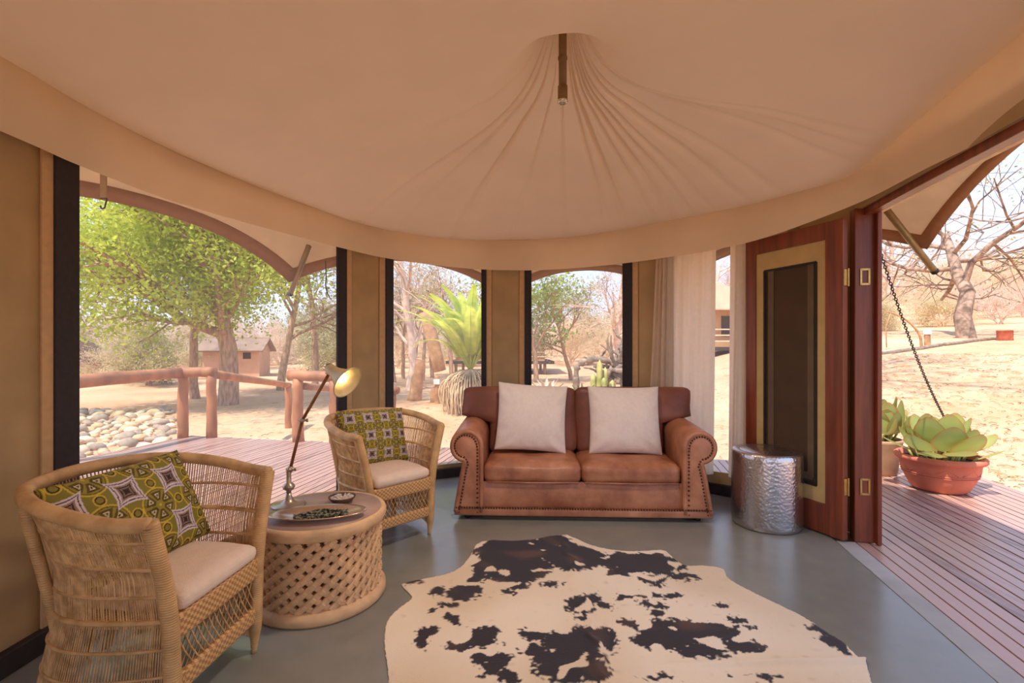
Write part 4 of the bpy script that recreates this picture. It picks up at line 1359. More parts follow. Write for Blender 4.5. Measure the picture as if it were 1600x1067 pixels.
# beads: strands of a necklace heaped in the dish
dark_b = mat('dark_green_beads', srgb(58, 56, 42), 0.35, 0.4, 90, thr=(0.45, 0.55), col2=srgb(150, 146, 112), detail=1)
neck = MB(); rg = random.Random(6)
for k in range(6):
    cxn = rg.uniform(-0.02, 0.03); phase = rg.uniform(0, 6); ra = 0.085 + 0.02 * rg.random(); rb_ = 0.026 + 0.012 * rg.random()
    for i in range(72):
        a = 2 * PI * i / 72
        x = cxn + ra * math.cos(a) + 0.006 * math.sin(5 * a + phase); y = rb_ * math.sin(a) + 0.008 * math.sin(3 * a + phase)
        z = 0.004 + 0.0045 + 0.028 * (math.hypot(x / 0.218, y / 0.105)) ** 2.2 + (k % 4) * 0.0055
        neck.ball((x, y, z), 0.0052, 7, 5)
no = neck.build('bead_necklace', dark_b)
no.location = (-0.88, 2.205, TZ); no.rotation_euler = (0, 0, math.radians(12))
tag(no, 'heaped dark green bead necklace lying in the oval dish', 'necklace')
bowl = MB().lathe([(0.0, 0.0), (0.030, 0.0), (0.050, 0.010), (0.064, 0.026), (0.067, 0.033), (0.063, 0.034), (0.048, 0.016), (0.028, 0.008), (0.0, 0.007)], 36).build('small_bowl', mat('dark_clay_bowl', srgb(96, 70, 52), 0.6, 0.2, 20, bump=0.2))
bowl.location = (-0.862, 2.435, TZ); tag(bowl, 'small dark round bowl of pale beads on the lattice table', 'bowl')
sb = MB(); rg = random.Random(9)
for i in range(220):
    r = 0.054 * math.sqrt(rg.random()); a = rg.uniform(0, 2 * PI)
    sb.ball((r * math.cos(a), r * math.sin(a), 0.019 + 0.007 * rg.random() + 0.005 * (r / 0.054) ** 2), 0.0048, 6, 4)
so2 = sb.build('pale_beads', mat('pale_stone_beads', srgb(214, 196, 178), 0.5, 0.25, 70))
so2.location = bowl.location; tag(so2, 'loose pale beads filling the small dark bowl', 'beads', None, 'stuff')

# ---------------------------------------------------------------- hammered metal drum stool
def hammered():
    m = bpy.data.materials.new('hammered_aluminium'); m.use_nodes = True
    n, l = m.node_tree.nodes, m.node_tree.links
    p = n['Principled BSDF']; p.inputs['Metallic'].default_value = 1.0; p.inputs['Base Color'].default_value = srgb(205, 200, 200) + (1,)
    tc = n.new('ShaderNodeTexCoord'); v = n.new('ShaderNodeTexVoronoi'); v.feature = 'SMOOTH_F1'; v.inputs['Scale'].default_value = 66
    l.new(tc.outputs['Object'], v.inputs['Vector'])
    p.inputs['Roughness'].default_value = 0.27
    b = n.new('ShaderNodeBump'); b.inputs['Strength'].default_value = 0.6; b.inputs['Distance'].default_value = 0.004
    l.new(v.outputs['Distance'], b.inputs['Height']); l.new(b.outputs[0], p.inputs['Normal'])
    return m
M_hammer = hammered()
drum = thing('drum_stool', 'hammered silver metal drum stool beside the open door', 'stool', (1.735, 3.275, 0))
MB().lathe([(0.0, 0.0), (0.205, 0.0), (0.216, 0.008), (0.219, 0.03), (0.219, 0.46), (0.217, 0.490), (0.211, 0.500)], 72).build('body', M_hammer, drum)
MB().lathe([(0.212, 0.498), (0.205, 0.503), (0.15, 0.499), (0.0, 0.497)], 72).build('seat_top', mat('brushed_aluminium', srgb(200, 192, 190), 0.3, 0.06, 50, metal=1.0), drum)

# ---------------------------------------------------------------- curtains
M_curtain = mat('white_voile', srgb(244, 226, 204), 0.9, 0.02, 30, trans=0.45)
def poly_at(pts, u):
    """Point and left-hand normal at fraction u along a plan polyline (corners eased)."""
    q = catmull([(a, b, 0) for a, b in pts], 16) if len(pts) > 2 else [Vector((a, b, 0)) for a, b in pts]
    f = u * (len(q) - 1); k = min(int(f), len(q) - 2)
    d = (q[k + 1] - q[k]).normalized()
    return q[k].lerp(q[k + 1], f - k), Vector((d.y, -d.x, 0))
def curtain(top, bot, ztop, zbot, folds, amp, seed, label):
    rg = random.Random(seed)
    ph = [rg.uniform(0, 6) for _ in range(4)]
    def fn(u, v):
        (a, n1), (b, n2) = poly_at(top, u), poly_at(bot, u)
        p = a.lerp(b, v)
        w = amp * (0.6 + 0.4 * v) * (math.sin(2 * PI * folds * u + ph[0] + 0.6 * math.sin(3 * v + ph[1])) + 0.35 * math.sin(2 * PI * folds * 2.3 * u + ph[2] + v))
        return (p.x + n1.x * w, p.y + n1.y * w, ztop + (zbot - ztop) * v)
    return tag(MB().grid(fn, 90, 24).build('curtain', M_curtain, None, True), label, 'curtain')
curtain([(1.260, 4.175), (1.368, 4.128), (1.660, 3.905)], [(1.185, 4.205), (1.358, 4.135), (1.640, 3.922)], 2.17, 0.16, 6.5, 0.019, 1, 'white voile curtain hanging behind the sofa arm')
curtain([(1.735, 3.812), (2.06, 3.590)], [(1.715, 3.812), (2.04, 3.595)], 2.17, 0.17, 4.5, 0.020, 5, 'white voile curtain hanging between the window and the open door')
rodo = MB().tube([(1.20, 4.200, 2.18), (1.368, 4.128, 2.18), (2.10, 3.560, 2.18)], 0.010, 8).build('curtain_rail', M_darkmetal)
tag(rodo, 'thin dark curtain rail above the white curtains', 'rail')

# ---------------------------------------------------------------- hanging tube lamp at the peak of the lining
M_tubek = mat('khaki_tube', srgb(128, 98, 56), 0.6, 0.1, 20)
M_lens = bpy.data.materials.new('lit_lens'); M_lens.use_nodes = True
pl_ = M_lens.node_tree.nodes['Principled BSDF']
pl_.inputs['Emission Color'].default_value = (1.0, 0.88, 0.72, 1); pl_.inputs['Emission Strength'].default_value = 1.2
def tube_light(x, y, ztop, watts, label):
    t = thing('tube_spotlight', label, 'lamp', (x, y, 0))
    MB().tube([(0, 0, ztop), (0, 0, 2.455)], 0.0195, 16).build('tube', M_tubek, t)
    MB().lathe([(0.0195, 2.462), (0.0235, 2.462), (0.0235, 2.395), (0.020, 2.393)], 20).build('sleeve', M_tubek, t)
    MB().lathe([(0.0235, 2.397), (0.0255, 2.392), (0.0255, 2.384), (0.020, 2.382), (0.017, 2.390)], 20).build('lens_ring', mat('chrome_ring', srgb(220, 210, 190), 0.25, 0.05, metal=0.9), t)
    MB().lathe([(0.019, 2.392), (0.0, 2.391)], 16).build('lens', M_lens, t)
    MB().lathe([(0.019, 2.605), (0.023, 2.605), (0.023, 2.592), (0.019, 2.592)], 12).build('clamp', M_tubek, t)
    d = bpy.data.lights.new('tube_light', 'SPOT'); d.energy = watts; d.color = (1.0, 0.90, 0.80); d.shadow_soft_size = 0.10
    d.spot_size = math.radians(150); d.spot_blend = 1.0
    o = bpy.data.objects.new('tube_light', d); C.objects.link(o); o.parent = t; o.location = (0, 0, 2.375)
tube_light(0.245, 2.32, 2.96, 38, 'khaki tube spotlight hanging from the peak of the tent lining')
tube_light(0.10, -0.55, 2.60, 42, 'khaki tube spotlight added near the tent entrance as fill light')  # second tube, added behind the camera to brighten the room
# ================================================================== OUTSIDE
M_log = mat('weathered_red_log', srgb(176, 118, 78), 0.6, 0.28, 6, bump=0.3, bscale=18, stretch=(1, 1, 0.4))
# ---------------------------------------------------------------- pole railings on the deck
def log(mb, a, b, r0, r1, seed=0, seg=10):
    a, b = Vector(a), Vector(b)
    rg = random.Random(seed)
    n = 7
    path, rad = [], []
    for i in range(n + 1):
        f = i / n
        w = Vector((rg.uniform(-1, 1), rg.uniform(-1, 1), rg.uniform(-1, 1))) * 0.006
        path.append(a.lerp(b, f) + w)
        rad.append((r0 + (r1 - r0) * f) * rg.uniform(0.95, 1.05))
    mb.tube(path, rad, seg)
    return mb
rail = thing('deck_railing', 'thick pole railing along the deck edge by the stone bed', 'railing')
for i, (x, y, b) in enumerate(((-4.41, 6.43, 0.0), (-4.03, 6.44, 0.0), (-4.66, 5.05, 0.0))):
    log(MB(), (x, y, b - 0.02), (x, y, b + 0.86), 0.068, 0.062, 10 + i).build('post', M_log, rail)
log(MB(), (-4.95, 3.2, 0.80), (-4.41, 6.45, 0.865), 0.085, 0.070, 3).build('top_rail', M_log, rail)
log(MB(), (-4.46, 6.42, 0.870), (-3.98, 6.44, 0.870), 0.072, 0.068, 4).build('top_rail', M_log, rail)
log(MB(), (-4.95, 3.2, -0.02), (-4.95, 3.2, 0.80), 0.068, 0.062, 33).build('post', M_log, rail)
st1 = thing('stair_handrail', 'pole handrail sloping down from the deck to the sand', 'railing')
log(MB(), (-4.03, 6.46, 0.845), (-4.10, 8.85, 0.50), 0.060, 0.050, 6).build('top_rail', M_log, st1)
log(MB(), (-4.10, 8.80, -0.36), (-4.10, 8.80, 0.50), 0.060, 0.055, 7).build('post', M_log, st1)
st2 = thing('deck_railing', 'short pole railing beyond the desk lamp with a lower end post', 'railing')
for i, (x, y, h) in enumerate(((-2.745, 6.16, 0.80), (-2.25, 6.10, 0.78), (-1.46, 5.76, 0.67))):
    log(MB(), (x, y, -0.02), (x, y, h), 0.070, 0.064, 20 + i).build('post', M_log, st2)
log(MB(), (-2.86, 6.17, 0.845), (-2.2, 6.10, 0.83), 0.072, 0.066, 8).build('top_rail', M_log, st2)
log(MB(), (-2.2, 6.10, 0.78), (-1.36, 5.72, 0.69), 0.050, 0.048, 9).build('top_rail', M_log, st2)
log(MB(), (-2.70, 6.2, 0.70), (-2.55, 8.6, 0.42), 0.050, 0.045, 12).build('lower_rail', M_log, st2)
log(MB(), (-2.55, 8.55, -0.36), (-2.55, 8.55, 0.45), 0.055, 0.05, 13).build('post', M_log, st2)
edgeb = MB()
slab(edgeb, nt(-5.66, TMAX + 0.10), nt(3.36, TMAX + 0.10), -0.34, -0.035, 0.14)
eb = edgeb.build('deck_edge_step', mat('sun_bleached_step', srgb(228, 200, 168), 0.8, 0.08, 6, bump=0.2, bscale=20), None, False, 0.01)
struct(eb, 'pale step running along the far end of the deck')

# ---------------------------------------------------------------- stone bed
def stone_mesh(seed):
    b = bmesh.new(); bmesh.ops.create_icosphere(b, subdivisions=2, radius=0.5)
    for v in b.verts:
        k = 1 + 0.22 * mnoise.noise(v.co * 1.8 + Vector((seed * 3.3, 0, 0))) + 0.06 * mnoise.noise(v.co * 5 + Vector((0, seed, 0)))
        v.co = Vector((v.co.x * k, v.co.y * k * 0.8, v.co.z * k * 0.5))
    me = bpy.data.meshes.new('stone'); b.to_mesh(me); b.free()
    me.polygons.foreach_set('use_smooth', [True] * len(me.polygons))
    me.materials.append([mat('pale_river_stone', srgb(226, 204, 168), 0.85, 0.12, 3, bump=0.2, bscale=9), mat('tan_river_stone', srgb(206, 174, 132), 0.85, 0.15, 3, bump=0.2, bscale=9), mat('grey_river_stone', srgb(172, 152, 130), 0.85, 0.15, 3, bump=0.2, bscale=9)][seed % 3])
    return me
SM = [stone_mesh(i) for i in range(6)]
rg = random.Random(21); placed = []
tries = 0
while len(placed) < 250 and tries < 150000:
    tries += 1
    y = rg.uniform(4.8, 11.2); x = rg.uniform(-10.6, -4.7)
    p = Vector((x, y, 0))
    if p.dot(NV) > -5.95 or x > -0.70 * y - 0.1 + 0.5 * mnoise.noise((y, 0, 0)) or x < -0.98 * y: continue
    s = (rg.uniform(0.14, 0.34) * (1.0 if y < 9 else 1.15)) if len(placed) < 130 else rg.uniform(0.12, 0.22)
    if any((p - q).length < (s + t) * 0.485 for q, t in placed): continue
    placed.append((p, s))
    o = link('stone', SM[rg.randrange(6)] if rg.random() > 0.12 else SM[2])
    o.location = (x, y, ground_z(x, y) + s * 0.16)
    o.rotation_euler = (rg.uniform(-0.25, 0.25), rg.uniform(-0.25, 0.25), rg.uniform(0, 6.28))
    o.scale = (s, s, s * rg.uniform(0.85, 1.3))
    tag(o, 'rounded river stone lying in the stone bed beside the deck railing', 'stone', 'river stones beside the deck')

# ---------------------------------------------------------------- trees
def grow(mb, p, d, length, r, level, rg, tips, P):
    """Recursive branch: wobbling tube, side shoots, end shoots."""
    lv = P['levels']
    nseg = max(2, P['segs'] - level)
    path, rad = [p.copy()], [r]
    dirs = []
    q, dd = p.copy(), d.normalized()
    for i in range(nseg):
        wob = Vector((rg.gauss(0, 1), rg.gauss(0, 1), rg.gauss(0, 0.7))) * P['wob'][min(level, len(P['wob']) - 1)]
        dd = (dd + wob + Vector((0, 0, P['up'] if level else 0))).normalized()
        q = q + dd * (length / nseg)
        path.append(q.copy()); dirs.append(dd.copy())
        rad.append(max(P['rmin'], r * (1 - 0.55 * (i + 1) / nseg)))
    mb.tube(path, rad, 8 if level == 0 else (5 if level == 1 else 3), False)
    if level >= lv:
        tips.append((q, dd)); tips.append((path[len(path) // 2], dd))
        return
    nb = P['nb'][min(level, len(P['nb']) - 1)]
    for k in range(nb):
        f = P['start'] + (1 - P['start']) * (k + rg.random()) / nb if level == 0 else 0.25 + 0.75 * (k + rg.random()) / nb
        f = min(f, 1.0)
        i = min(int(f * nseg), nseg - 1)
        bp = path[i].lerp(path[i + 1], f * nseg - i)
        side = Vector((rg.gauss(0, 1), rg.gauss(0, 1), rg.gauss(0, 0.5)))
        side = (side - dirs[i] * side.dot(dirs[i])).normalized()
        a = math.radians(rg.uniform(*P['ang']))
        nd = dirs[i] * math.cos(a) + side * math.sin(a)
        grow(mb, bp, nd, length * rg.uniform(*P['len']), max(P['rmin'], rad[i] * rg.uniform(*P['rr'])), level + 1, rg, tips, P)

def leaves_mesh(name, tips, per, spread, size, m, seed, flat=0.6):
    rg = np.random.RandomState(seed)
    if not tips: return None
    T = np.array([[t.x, t.y, t.z] for t, _ in tips])
    ctr = np.repeat(T, per, axis=0)
    n = len(ctr)
    off = rg.randn(n, 3) * spread * np.array([1, 1, flat])
    ctr = ctr + off
    a = rg.randn(n, 3); a /= np.linalg.norm(a, axis=1, keepdims=True)
    b = np.cross(a, rg.randn(n, 3)); b /= np.linalg.norm(b, axis=1, keepdims=True)
    s = (size * rg.uniform(0.6, 1.3, n))[:, None]
    v = np.stack([ctr - a * s, ctr + b * s * 0.5 - a * s * 0.1, ctr + a * s, ctr - b * s * 0.5 - a * s * 0.1], 1).reshape(-1, 3)
    f = np.arange(n * 4).reshape(n, 4)
    me = bpy.data.meshes.new(name)
    me.vertices.add(n * 4); me.vertices.foreach_set('co', v.astype(np.float32).ravel())
    me.loops.add(n * 4); me.loops.foreach_set('vertex_index', f.astype(np.int32).ravel())
    me.polygons.add(n); me.polygons.foreach_set('loop_start', (np.arange(n) * 4).astype(np.int32))
    me.update(calc_edges=True)
    me.materials.append(m)
    return me

M_bark = mat('grey_brown_bark', srgb(178, 144, 116), 0.9, 0.3, 8, bump=0.8, bscale=14, stretch=(2, 2, 0.6))
M_bark_d = mat('dark_knobbly_bark', srgb(156, 128, 108), 0.9, 0.5, 5, bump=1.0, bscale=12)
M_twig = mat('pinkish_dry_twigs', srgb(226, 196, 176), 0.9, 0.2, 4)
M_twig2 = mat('tan_dry_twigs', srgb(234, 206, 170), 0.9, 0.2, 4)
M_leaf_g = mat('bright_green_leaves', srgb(178, 206, 52), 0.5, 0.3, 0.9, trans=0.5, col2=srgb(226, 236, 110))
M_leaf_o = mat('dusty_olive_leaves', srgb(178, 174, 116), 0.6, 0.25, 1.2, trans=0.45, col2=srgb(220, 210, 160))
M_leaf_p = mat('pale_dry_leaves', srgb(222, 204, 156), 0.7, 0.2, 1.2, trans=0.45, col2=srgb(240, 226, 188))
M_leaf_d = mat('mid_green_leaves', srgb(146, 172, 82), 0.55, 0.3, 1.0, trans=0.45, col2=srgb(196, 210, 124))

def tree_proto(name, seed, height, r, P, bark, leafm=None, per=0, spread=0.2, size=0.05, lean=(0, 0), stems=1):
    rg = random.Random(seed)
    mb, tips = MB(), []
    for k in range(stems):
        a = rg.uniform(0, 6.28)
        l_ = Vector((lean[0], lean[1], 1)) if stems == 1 else Vector((lean[0] + 0.45 * math.cos(a + k * 6.28 / stems), lean[1] + 0.45 * math.sin(a + k * 6.28 / stems), 1))
        grow(mb, Vector((0.08 * k * math.cos(a), 0.08 * k * math.sin(a), -0.15)), l_, height, r * (1 if k == 0 else 0.8), 0, rg, tips, P)
    return mb.mesh(name + '_branches', bark), (leaves_mesh(name + '_leaves', tips, per, spread, size, leafm, seed) if leafm else None)

PT = dict(levels=3, segs=6, wob=(0.07, 0.16, 0.22, 0.25), up=0.05, rmin=0.008, nb=(9, 6, 5), start=0.38, ang=(28, 62), len=(0.42, 0.66), rr=(0.45, 0.65))
PB = dict(levels=3, segs=5, wob=(0.14, 0.22, 0.3, 0.3), up=0.03, rmin=0.006, nb=(8, 7, 5), start=0.22, ang=(25, 65), len=(0.42, 0.7), rr=(0.4, 0.6))
PS = dict(levels=3, segs=4, wob=(0.15, 0.25, 0.3, 0.3), up=0.02, rmin=0.005, nb=(6, 6, 5), start=0.15, ang=(20, 65), len=(0.45, 0.75), rr=(0.45, 0.65))

def plant(name, me_b, me_l, loc, rz, s, label, cat, group=None, bn='branches'):
    root = thing(name, label, cat, loc, rz, group)
    root.scale = (s, s, s) if not hasattr(s, '__len__') else s
    link(bn, me_b, root)
    if me_l:
        tag(link('foliage', me_l, root), kind='stuff')
    return root

# big bright green tree beyond the stone bed
b1, l1 = tree_proto('green_tree', 5, 4.6, 0.24, dict(PT, nb=(11, 6, 5), start=0.34, ang=(35, 75), len=(0.5, 0.72)), M_bark, M_leaf_g, 66, 0.38, 0.055, (0.05, 0.0))
plant('shade_tree', b1, l1, (-7.45, 12.6, ground_z(-7.45, 12.6)), 0.4, 1.05, 'tall bright green shade tree with a thick grey trunk beyond the railing', 'tree', None, 'trunk')
b2, l2 = tree_proto('green_tree_b', 9, 4.0, 0.14, dict(PT, nb=(9, 6, 5), start=0.45, ang=(30, 70)), M_bark, M_leaf_g, 52, 0.36, 0.055, (-0.25, 0.05))
plant('shade_tree', b2, l2, (-9.35, 14.2, ground_z(-9.35, 14.2)), 2.0, 1.0, 'slimmer bright green tree leaning away behind the railing', 'tree', None, 'trunk')
b3, l3 = tree_proto('thorn_tree', 15, 4.2, 0.13, dict(PT, nb=(9, 6, 5), start=0.4), M_bark, M_leaf_o, 7, 0.28, 0.07, (0.02, 0))
b4, l4 = tree_proto('thorn_tree_b', 19, 4.6, 0.12, dict(PT, nb=(9, 7, 5), start=0.45), M_bark, M_leaf_o, 5, 0.26, 0.065, (0.05, 0.02), 1)
b5, l5 = tree_proto('bush_olive', 23, 2.0, 0.07, PS, M_bark, M_leaf_o, 9, 0.20, 0.06, (0, 0), 4)
b6, l6 = tree_proto('bush_pale', 29, 2.0, 0.06, PS, M_twig2, M_leaf_p, 6, 0.20, 0.055, (0, 0), 4)
b7, _ = tree_proto('bush_bare', 31, 2.3, 0.06, dict(PS, nb=(7, 7, 6)), M_twig, None, 0, 0, 0, (0, 0), 5)
b8, _ = tree_proto('bare_tree', 37, 4.0, 0.14, dict(PB, nb=(9, 7, 6)), M_twig, None)
b9, l9 = tree_proto('mid_tree', 41, 3.6, 0.12, dict(PT, nb=(9, 6, 5), start=0.35), M_bark, M_leaf_d, 7, 0.28, 0.085)
b10, _ = tree_proto('bush_tan', 43, 2.2, 0.05, dict(PS, nb=(7, 7, 6)), M_twig2, None, 0, 0, 0, (0, 0), 5)

def at(px, Y):
    x = (px - 800) / FPX * Y
    return (x, Y, ground_z(x, Y))
# named single trees
plant('thorn_tree', b3, l3, at(437, 17), 1.0, 1.15, 'straight dusty olive thorn tree beyond the sloping handrail', 'tree', None, 'trunk')
plant('thorn_tree', b4, l4, at(492, 19), 2.4, 1.2, 'thin leaning olive tree behind the desk lamp', 'tree', None, 'trunk')
plant('leafy_tree', b9, l9, at(838, 20.5), 0.7, 1.0, 'mid green leafy tree behind the sofa back beside the canvas lodge', 'tree', None, 'trunk')
plant('bushy_tree', b3, l3, at(893, 21.5), 3.0, (0.80, 0.80, 0.72), 'dense olive tree with several pale trunks behind the driftwood', 'tree', None, 'trunk')
plant('bare_tree', b8, None, at(640, 17), 0.3, 1.25, 'spreading leafless pinkish tree behind the carved stump', 'tree')
plant('bare_tree', b8, None, at(965, 19), 2.2, 1.15, 'spreading leafless tree beyond the driftwood sculpture', 'tree')
plant('bare_tree', b8, None, at(1120, 27), 4.0, 1.25, 'leafless tree standing over the far tent lodge', 'tree')
plant('bare_tree', b8, None, at(1390, 24), 1.1, 1.15, 'leafless tree on the slope beyond the hanging chain', 'tree')
plant('bare_tree', b8, None, at(90, 19), 5.0, 1.3, 'leafless grey tree at the outer edge of the stone bed', 'tree')

# gnarled tree on the slope
bg, lg = tree_proto('gnarled', 52, 4.2, 0.24, dict(PB, nb=(7, 5, 5), start=0.45, wob=(0.16, 0.30, 0.34, 0.3), ang=(35, 80), len=(0.55, 0.85), rr=(0.45, 0.62)), M_bark_d, M_leaf_o, 3, 0.25, 0.05)
plant('gnarled_tree', bg, lg, at(1512, 14.5), 0.9, 1.0, 'gnarled thick trunked tree on the sandy slope outside the door', 'tree', None, 'trunk')

bh, _ = tree_proto('high_bare_tree', 83, 5.2, 0.13, dict(PB, nb=(9, 7, 6), start=0.62, wob=(0.04, 0.2, 0.3, 0.3)), M_twig, None)
plant('bare_tree', bh, None, (5.5, 7.9, ground_z(5.5, 7.9)), 0.5, 1.0, 'tall leafless tree added unseen behind the open door leaf to cast branch shadows', 'tree', None, 'trunk')  # unseen tree, added so its branches throw shadows on the slope

# the scrub: many shrubs, alike within a kind
rg = random.Random(77)
KINDS = [('olive_bush', b5, l5, 'bushy dusty olive shrub', 'olive shrubs'),
         ('pale_bush', b6, l6, 'bushy straw coloured shrub', 'straw coloured shrubs'),
         ('bare_bush', b7, None, 'leafless pinkish twig shrub', 'leafless pink shrubs'),
         ('tan_bush', b10, None, 'leafless tan twig shrub', 'leafless tan shrubs')]
BUILDINGS = [(at(372, 25.5), 2.3), (at(112, 25), 2.4), (at(1092, 22.5), 3.2), (at(783, 29), 4.6)]
def spread_of(*meshes):
    r = 0.0
    for me in meshes:
        if me:
            co = np.empty(len(me.vertices) * 3, np.float32); me.vertices.foreach_get('co', co); co = co.reshape(-1, 3)
            r = max(r, float(np.percentile(np.hypot(co[:, 0], co[:, 1]), 99.8)))
    return r
SPREAD = [spread_of(k[1], k[2]) for k in KINDS]
stand = [(o.location.x, o.location.y, 1.0) for o in C.objects if o.get('category') == 'tree']
def scrub(px0, px1, y0, y1, n, weights, smin, smax, zone):
    """Shrubs over a strip of ground, kept out of the buildings and from growing through one another's stems."""
    for i in range(n):
        k = rg.choices(range(4), weights)[0]
        nm, b_, l_, lab, grp = KINDS[k]
        s = rg.uniform(smin, smax); r = SPREAD[k] * s
        best = None
        for q in range(80):
            px = px0 + (px1 - px0) * min(1, max(0, (i + 0.5 + rg.uniform(-1, 1)) / n)); Y = rg.uniform(y0, y1 + (0 if q < 40 else 6))
            x, y, z = at(px, Y)
            c = min([math.hypot(x - a[0], y - a[1]) - (r * 1.02 + R) for a, R in BUILDINGS] + [0.0]) * 10
            c += min([math.hypot(x - a, y - b) - (r + R) * 0.62 for a, b, R in stand] + [0.0])
            if best is None or c > best[0]: best = (c, (x, y, z))
        stand.append((best[1][0], best[1][1], r))
        plant(nm, b_, l_, best[1], rg.uniform(0, 6.28), (s, s, s * rg.uniform(0.85, 1.15)), lab + ' ' + zone, 'shrub', grp + ' ' + zone)
scrub(60, 330, 19, 24, 8, (3, 3, 1, 1), 0.55, 0.8, 'behind the stone bed')
scrub(40, 540, 26, 34, 14, (3, 2, 2, 1), 0.9, 1.35, 'far behind the green tree')
scrub(560, 780, 27, 36, 8, (1, 2, 3, 1), 0.9, 1.35, 'far behind the cycad')
scrub(900, 1000, 27, 31, 3, (0, 1, 3, 1), 0.7, 0.95, 'behind the driftwood')
scrub(800, 1060, 34, 44, 8, (1, 2, 4, 2), 1.0, 1.5, 'far behind the driftwood')
scrub(1060, 1330, 34, 42, 8, (1, 1, 4, 2), 0.9, 1.4, 'behind the far tent lodge')
scrub(1360, 1640, 19, 25, 9, (0.3, 1, 2, 3), 0.4, 0.65, 'on the slope behind the gnarled tree')
scrub(1350, 1680, 28, 38, 13, (0.3, 1, 4, 3), 0.7, 1.1, 'high on the slope outside the door')
scrub(0, 1700, 46, 60, 30, (1, 1, 4, 2), 1.3, 2.0, 'along the skyline')

# thin trunks standing in a row beyond the cycad
bt, lt_ = tree_proto('pole_tree', 61, 3.4, 0.10, dict(PT, nb=(6, 5, 5), start=0.5), M_bark, M_leaf_p, 4, 0.25, 0.06)
for i, px in enumerate((617, 630, 645, 660, 676, 708)):
    plant('pole_tree', bt, lt_, at(px, 21 + (i * 37 % 5)), i * 1.3, 1.0 + 0.05 * (i % 3), 'slender bare stemmed tree in the grove behind the cycad', 'tree', 'slender trees in the grove', 'trunk')

# ---------------------------------------------------------------- cycad with a skirt of dead fronds
cy_p = at(735, 11.0)
cyc = thing('cycad', 'large cycad with bright green fronds and a skirt of dead ones', 'cycad', cy_p)
MB().lathe([(0.0, 0.0), (0.26, 0.0), (0.24, 0.2), (0.26, 0.5), (0.24, 0.8), (0.16, 0.98), (0.0, 1.02)], 16).build('trunk', M_bark_d, cyc)
def frond_mesh(L, droop, m, npair=84):
    mb = MB()
    pts = []
    for i in range(25):
        f = i / 24
        pts.append(Vector((0, L * (0.08 * f + droop * 0.75 * f ** 3), L * (f - droop * 0.45 * f ** 3.2))))
    mb.tube(pts, [0.016 * (1 - 0.8 * i / 24) for i in range(25)], 5, False)
    for k in range(npair):
        f = 0.20 + 0.79 * k / (npair - 1)
        i = min(int(f * 24), 23); p = pts[i].lerp(pts[i + 1], f * 24 - i)
        t = (pts[i + 1] - pts[i]).normalized()
        ll = 0.185 * math.sin(PI * min(1, 0.15 + 0.85 * f)) ** 0.7 + 0.03
        for sgn in (-1, 1):
            d = (Vector((sgn, 0, 0)) * 0.85 + t * 0.55 + t.cross(Vector((1, 0, 0))) * 0.12).normalized()
            w = t * 0.013
            a, e = p, p + d * ll
            mid = p + d * ll * 0.5
            mb.add([a - w * 0.6, mid - w, e, mid + w, a + w * 0.6], [(0, 1, 2, 3, 4)])
    return mb.mesh('frond', m)
M_frond = mat('lime_green_frond', srgb(186, 206, 52), 0.45, 0.2, 3, trans=0.5, col2=srgb(228, 234, 110))
fm1, fm2 = frond_mesh(2.25, 0.35, M_frond), frond_mesh(2.15, 0.65, M_frond)
rg = random.Random(5)
for k in range(46):
    o = link('frond', fm1 if k % 3 else fm2, cyc)
    a = k * 2.39996
    til = math.radians(1 + 31 * (k / 46) ** 1.0)
    o.matrix_local = Matrix.Translation((0, 0, 0.95)) @ Matrix.Rotation(a, 4, 'Z') @ Matrix.Rotation(-til, 4, 'X') @ Matrix.Scale(rg.uniform(0.85, 1.08), 4)
sk = MB()
for k in range(260):
    a = rg.uniform(0, 2 * PI); r0 = 0.22; L = rg.uniform(0.55, 1.0); out_ = rg.uniform(0.22, 0.50)
    z0 = 0.98 - rg.uniform(0, 0.25)
    e_ = Vector((math.cos(a), math.sin(a), 0))
    p0 = e_ * r0 + Vector((0, 0, z0)); p1 = e_ * (r0 + out_ * 0.75) + Vector((0, 0, z0 - L * 0.15)); p2 = e_ * (r0 + out_) + Vector((0, 0, z0 - L * 0.55)); p3 = e_ * (r0 + out_ * 0.9) + Vector((rg.uniform(-.05, .05), rg.uniform(-.05, .05), z0 - L))
    sk.tube(catmull([p0, p1, p2, p3], 3), 0.012, 4, False)
tag(sk.build('dead_frond_skirt', mat('bleached_dead_fronds', srgb(216, 188, 152), 0.9, 0.25, 6), cyc), kind='stuff')

# ---------------------------------------------------------------- carved stump, sign post, fallen wood
M_driftwood = mat('grey_driftwood', srgb(150, 128, 110), 0.9, 0.3, 8, bump=0.8, bscale=12, stretch=(1, 1, 3))
M_cutwood = mat('tan_cut_wood', srgb(186, 140, 100), 0.85, 0.25, 6, bump=0.5, bscale=12)
x, y, z = at(652, 13.6)
o = thing('leaning_log', 'thick tapering log leaning against the carved stump', 'log', (x, y, z))
log(MB(), (-0.10, 0, -0.1), (0.10, 0, 1.15), 0.21, 0.13, 5).build('trunk', M_cutwood, o)
x, y, z = at(690, 13.2)
o = thing('carved_stump', 'tall square sawn stump with a slanted carved board', 'stump', (x, y, z))
MB().add(*rbox((0.32, 0.30, 1.65), 0.03, 4, c=(0, 0, 0.74))).build('stump', M_cutwood, o)
MB().add(*rbox((0.62, 0.10, 0.80), 0.03, 6, (0, 0.01, 0), 0.02, 5, 2)).build('carved_board', M_cutwood, o)
bpy.context.view_layer.update()
o.children[1].location = (-0.02, -0.24, 0.95); o.children[1].rotation_euler = (0, math.radians(-14), 0)
x, y, z = at(683, 12.9)
o = thing('marker_post', 'short wooden marker post with a small white plate', 'post', (x, y, z))
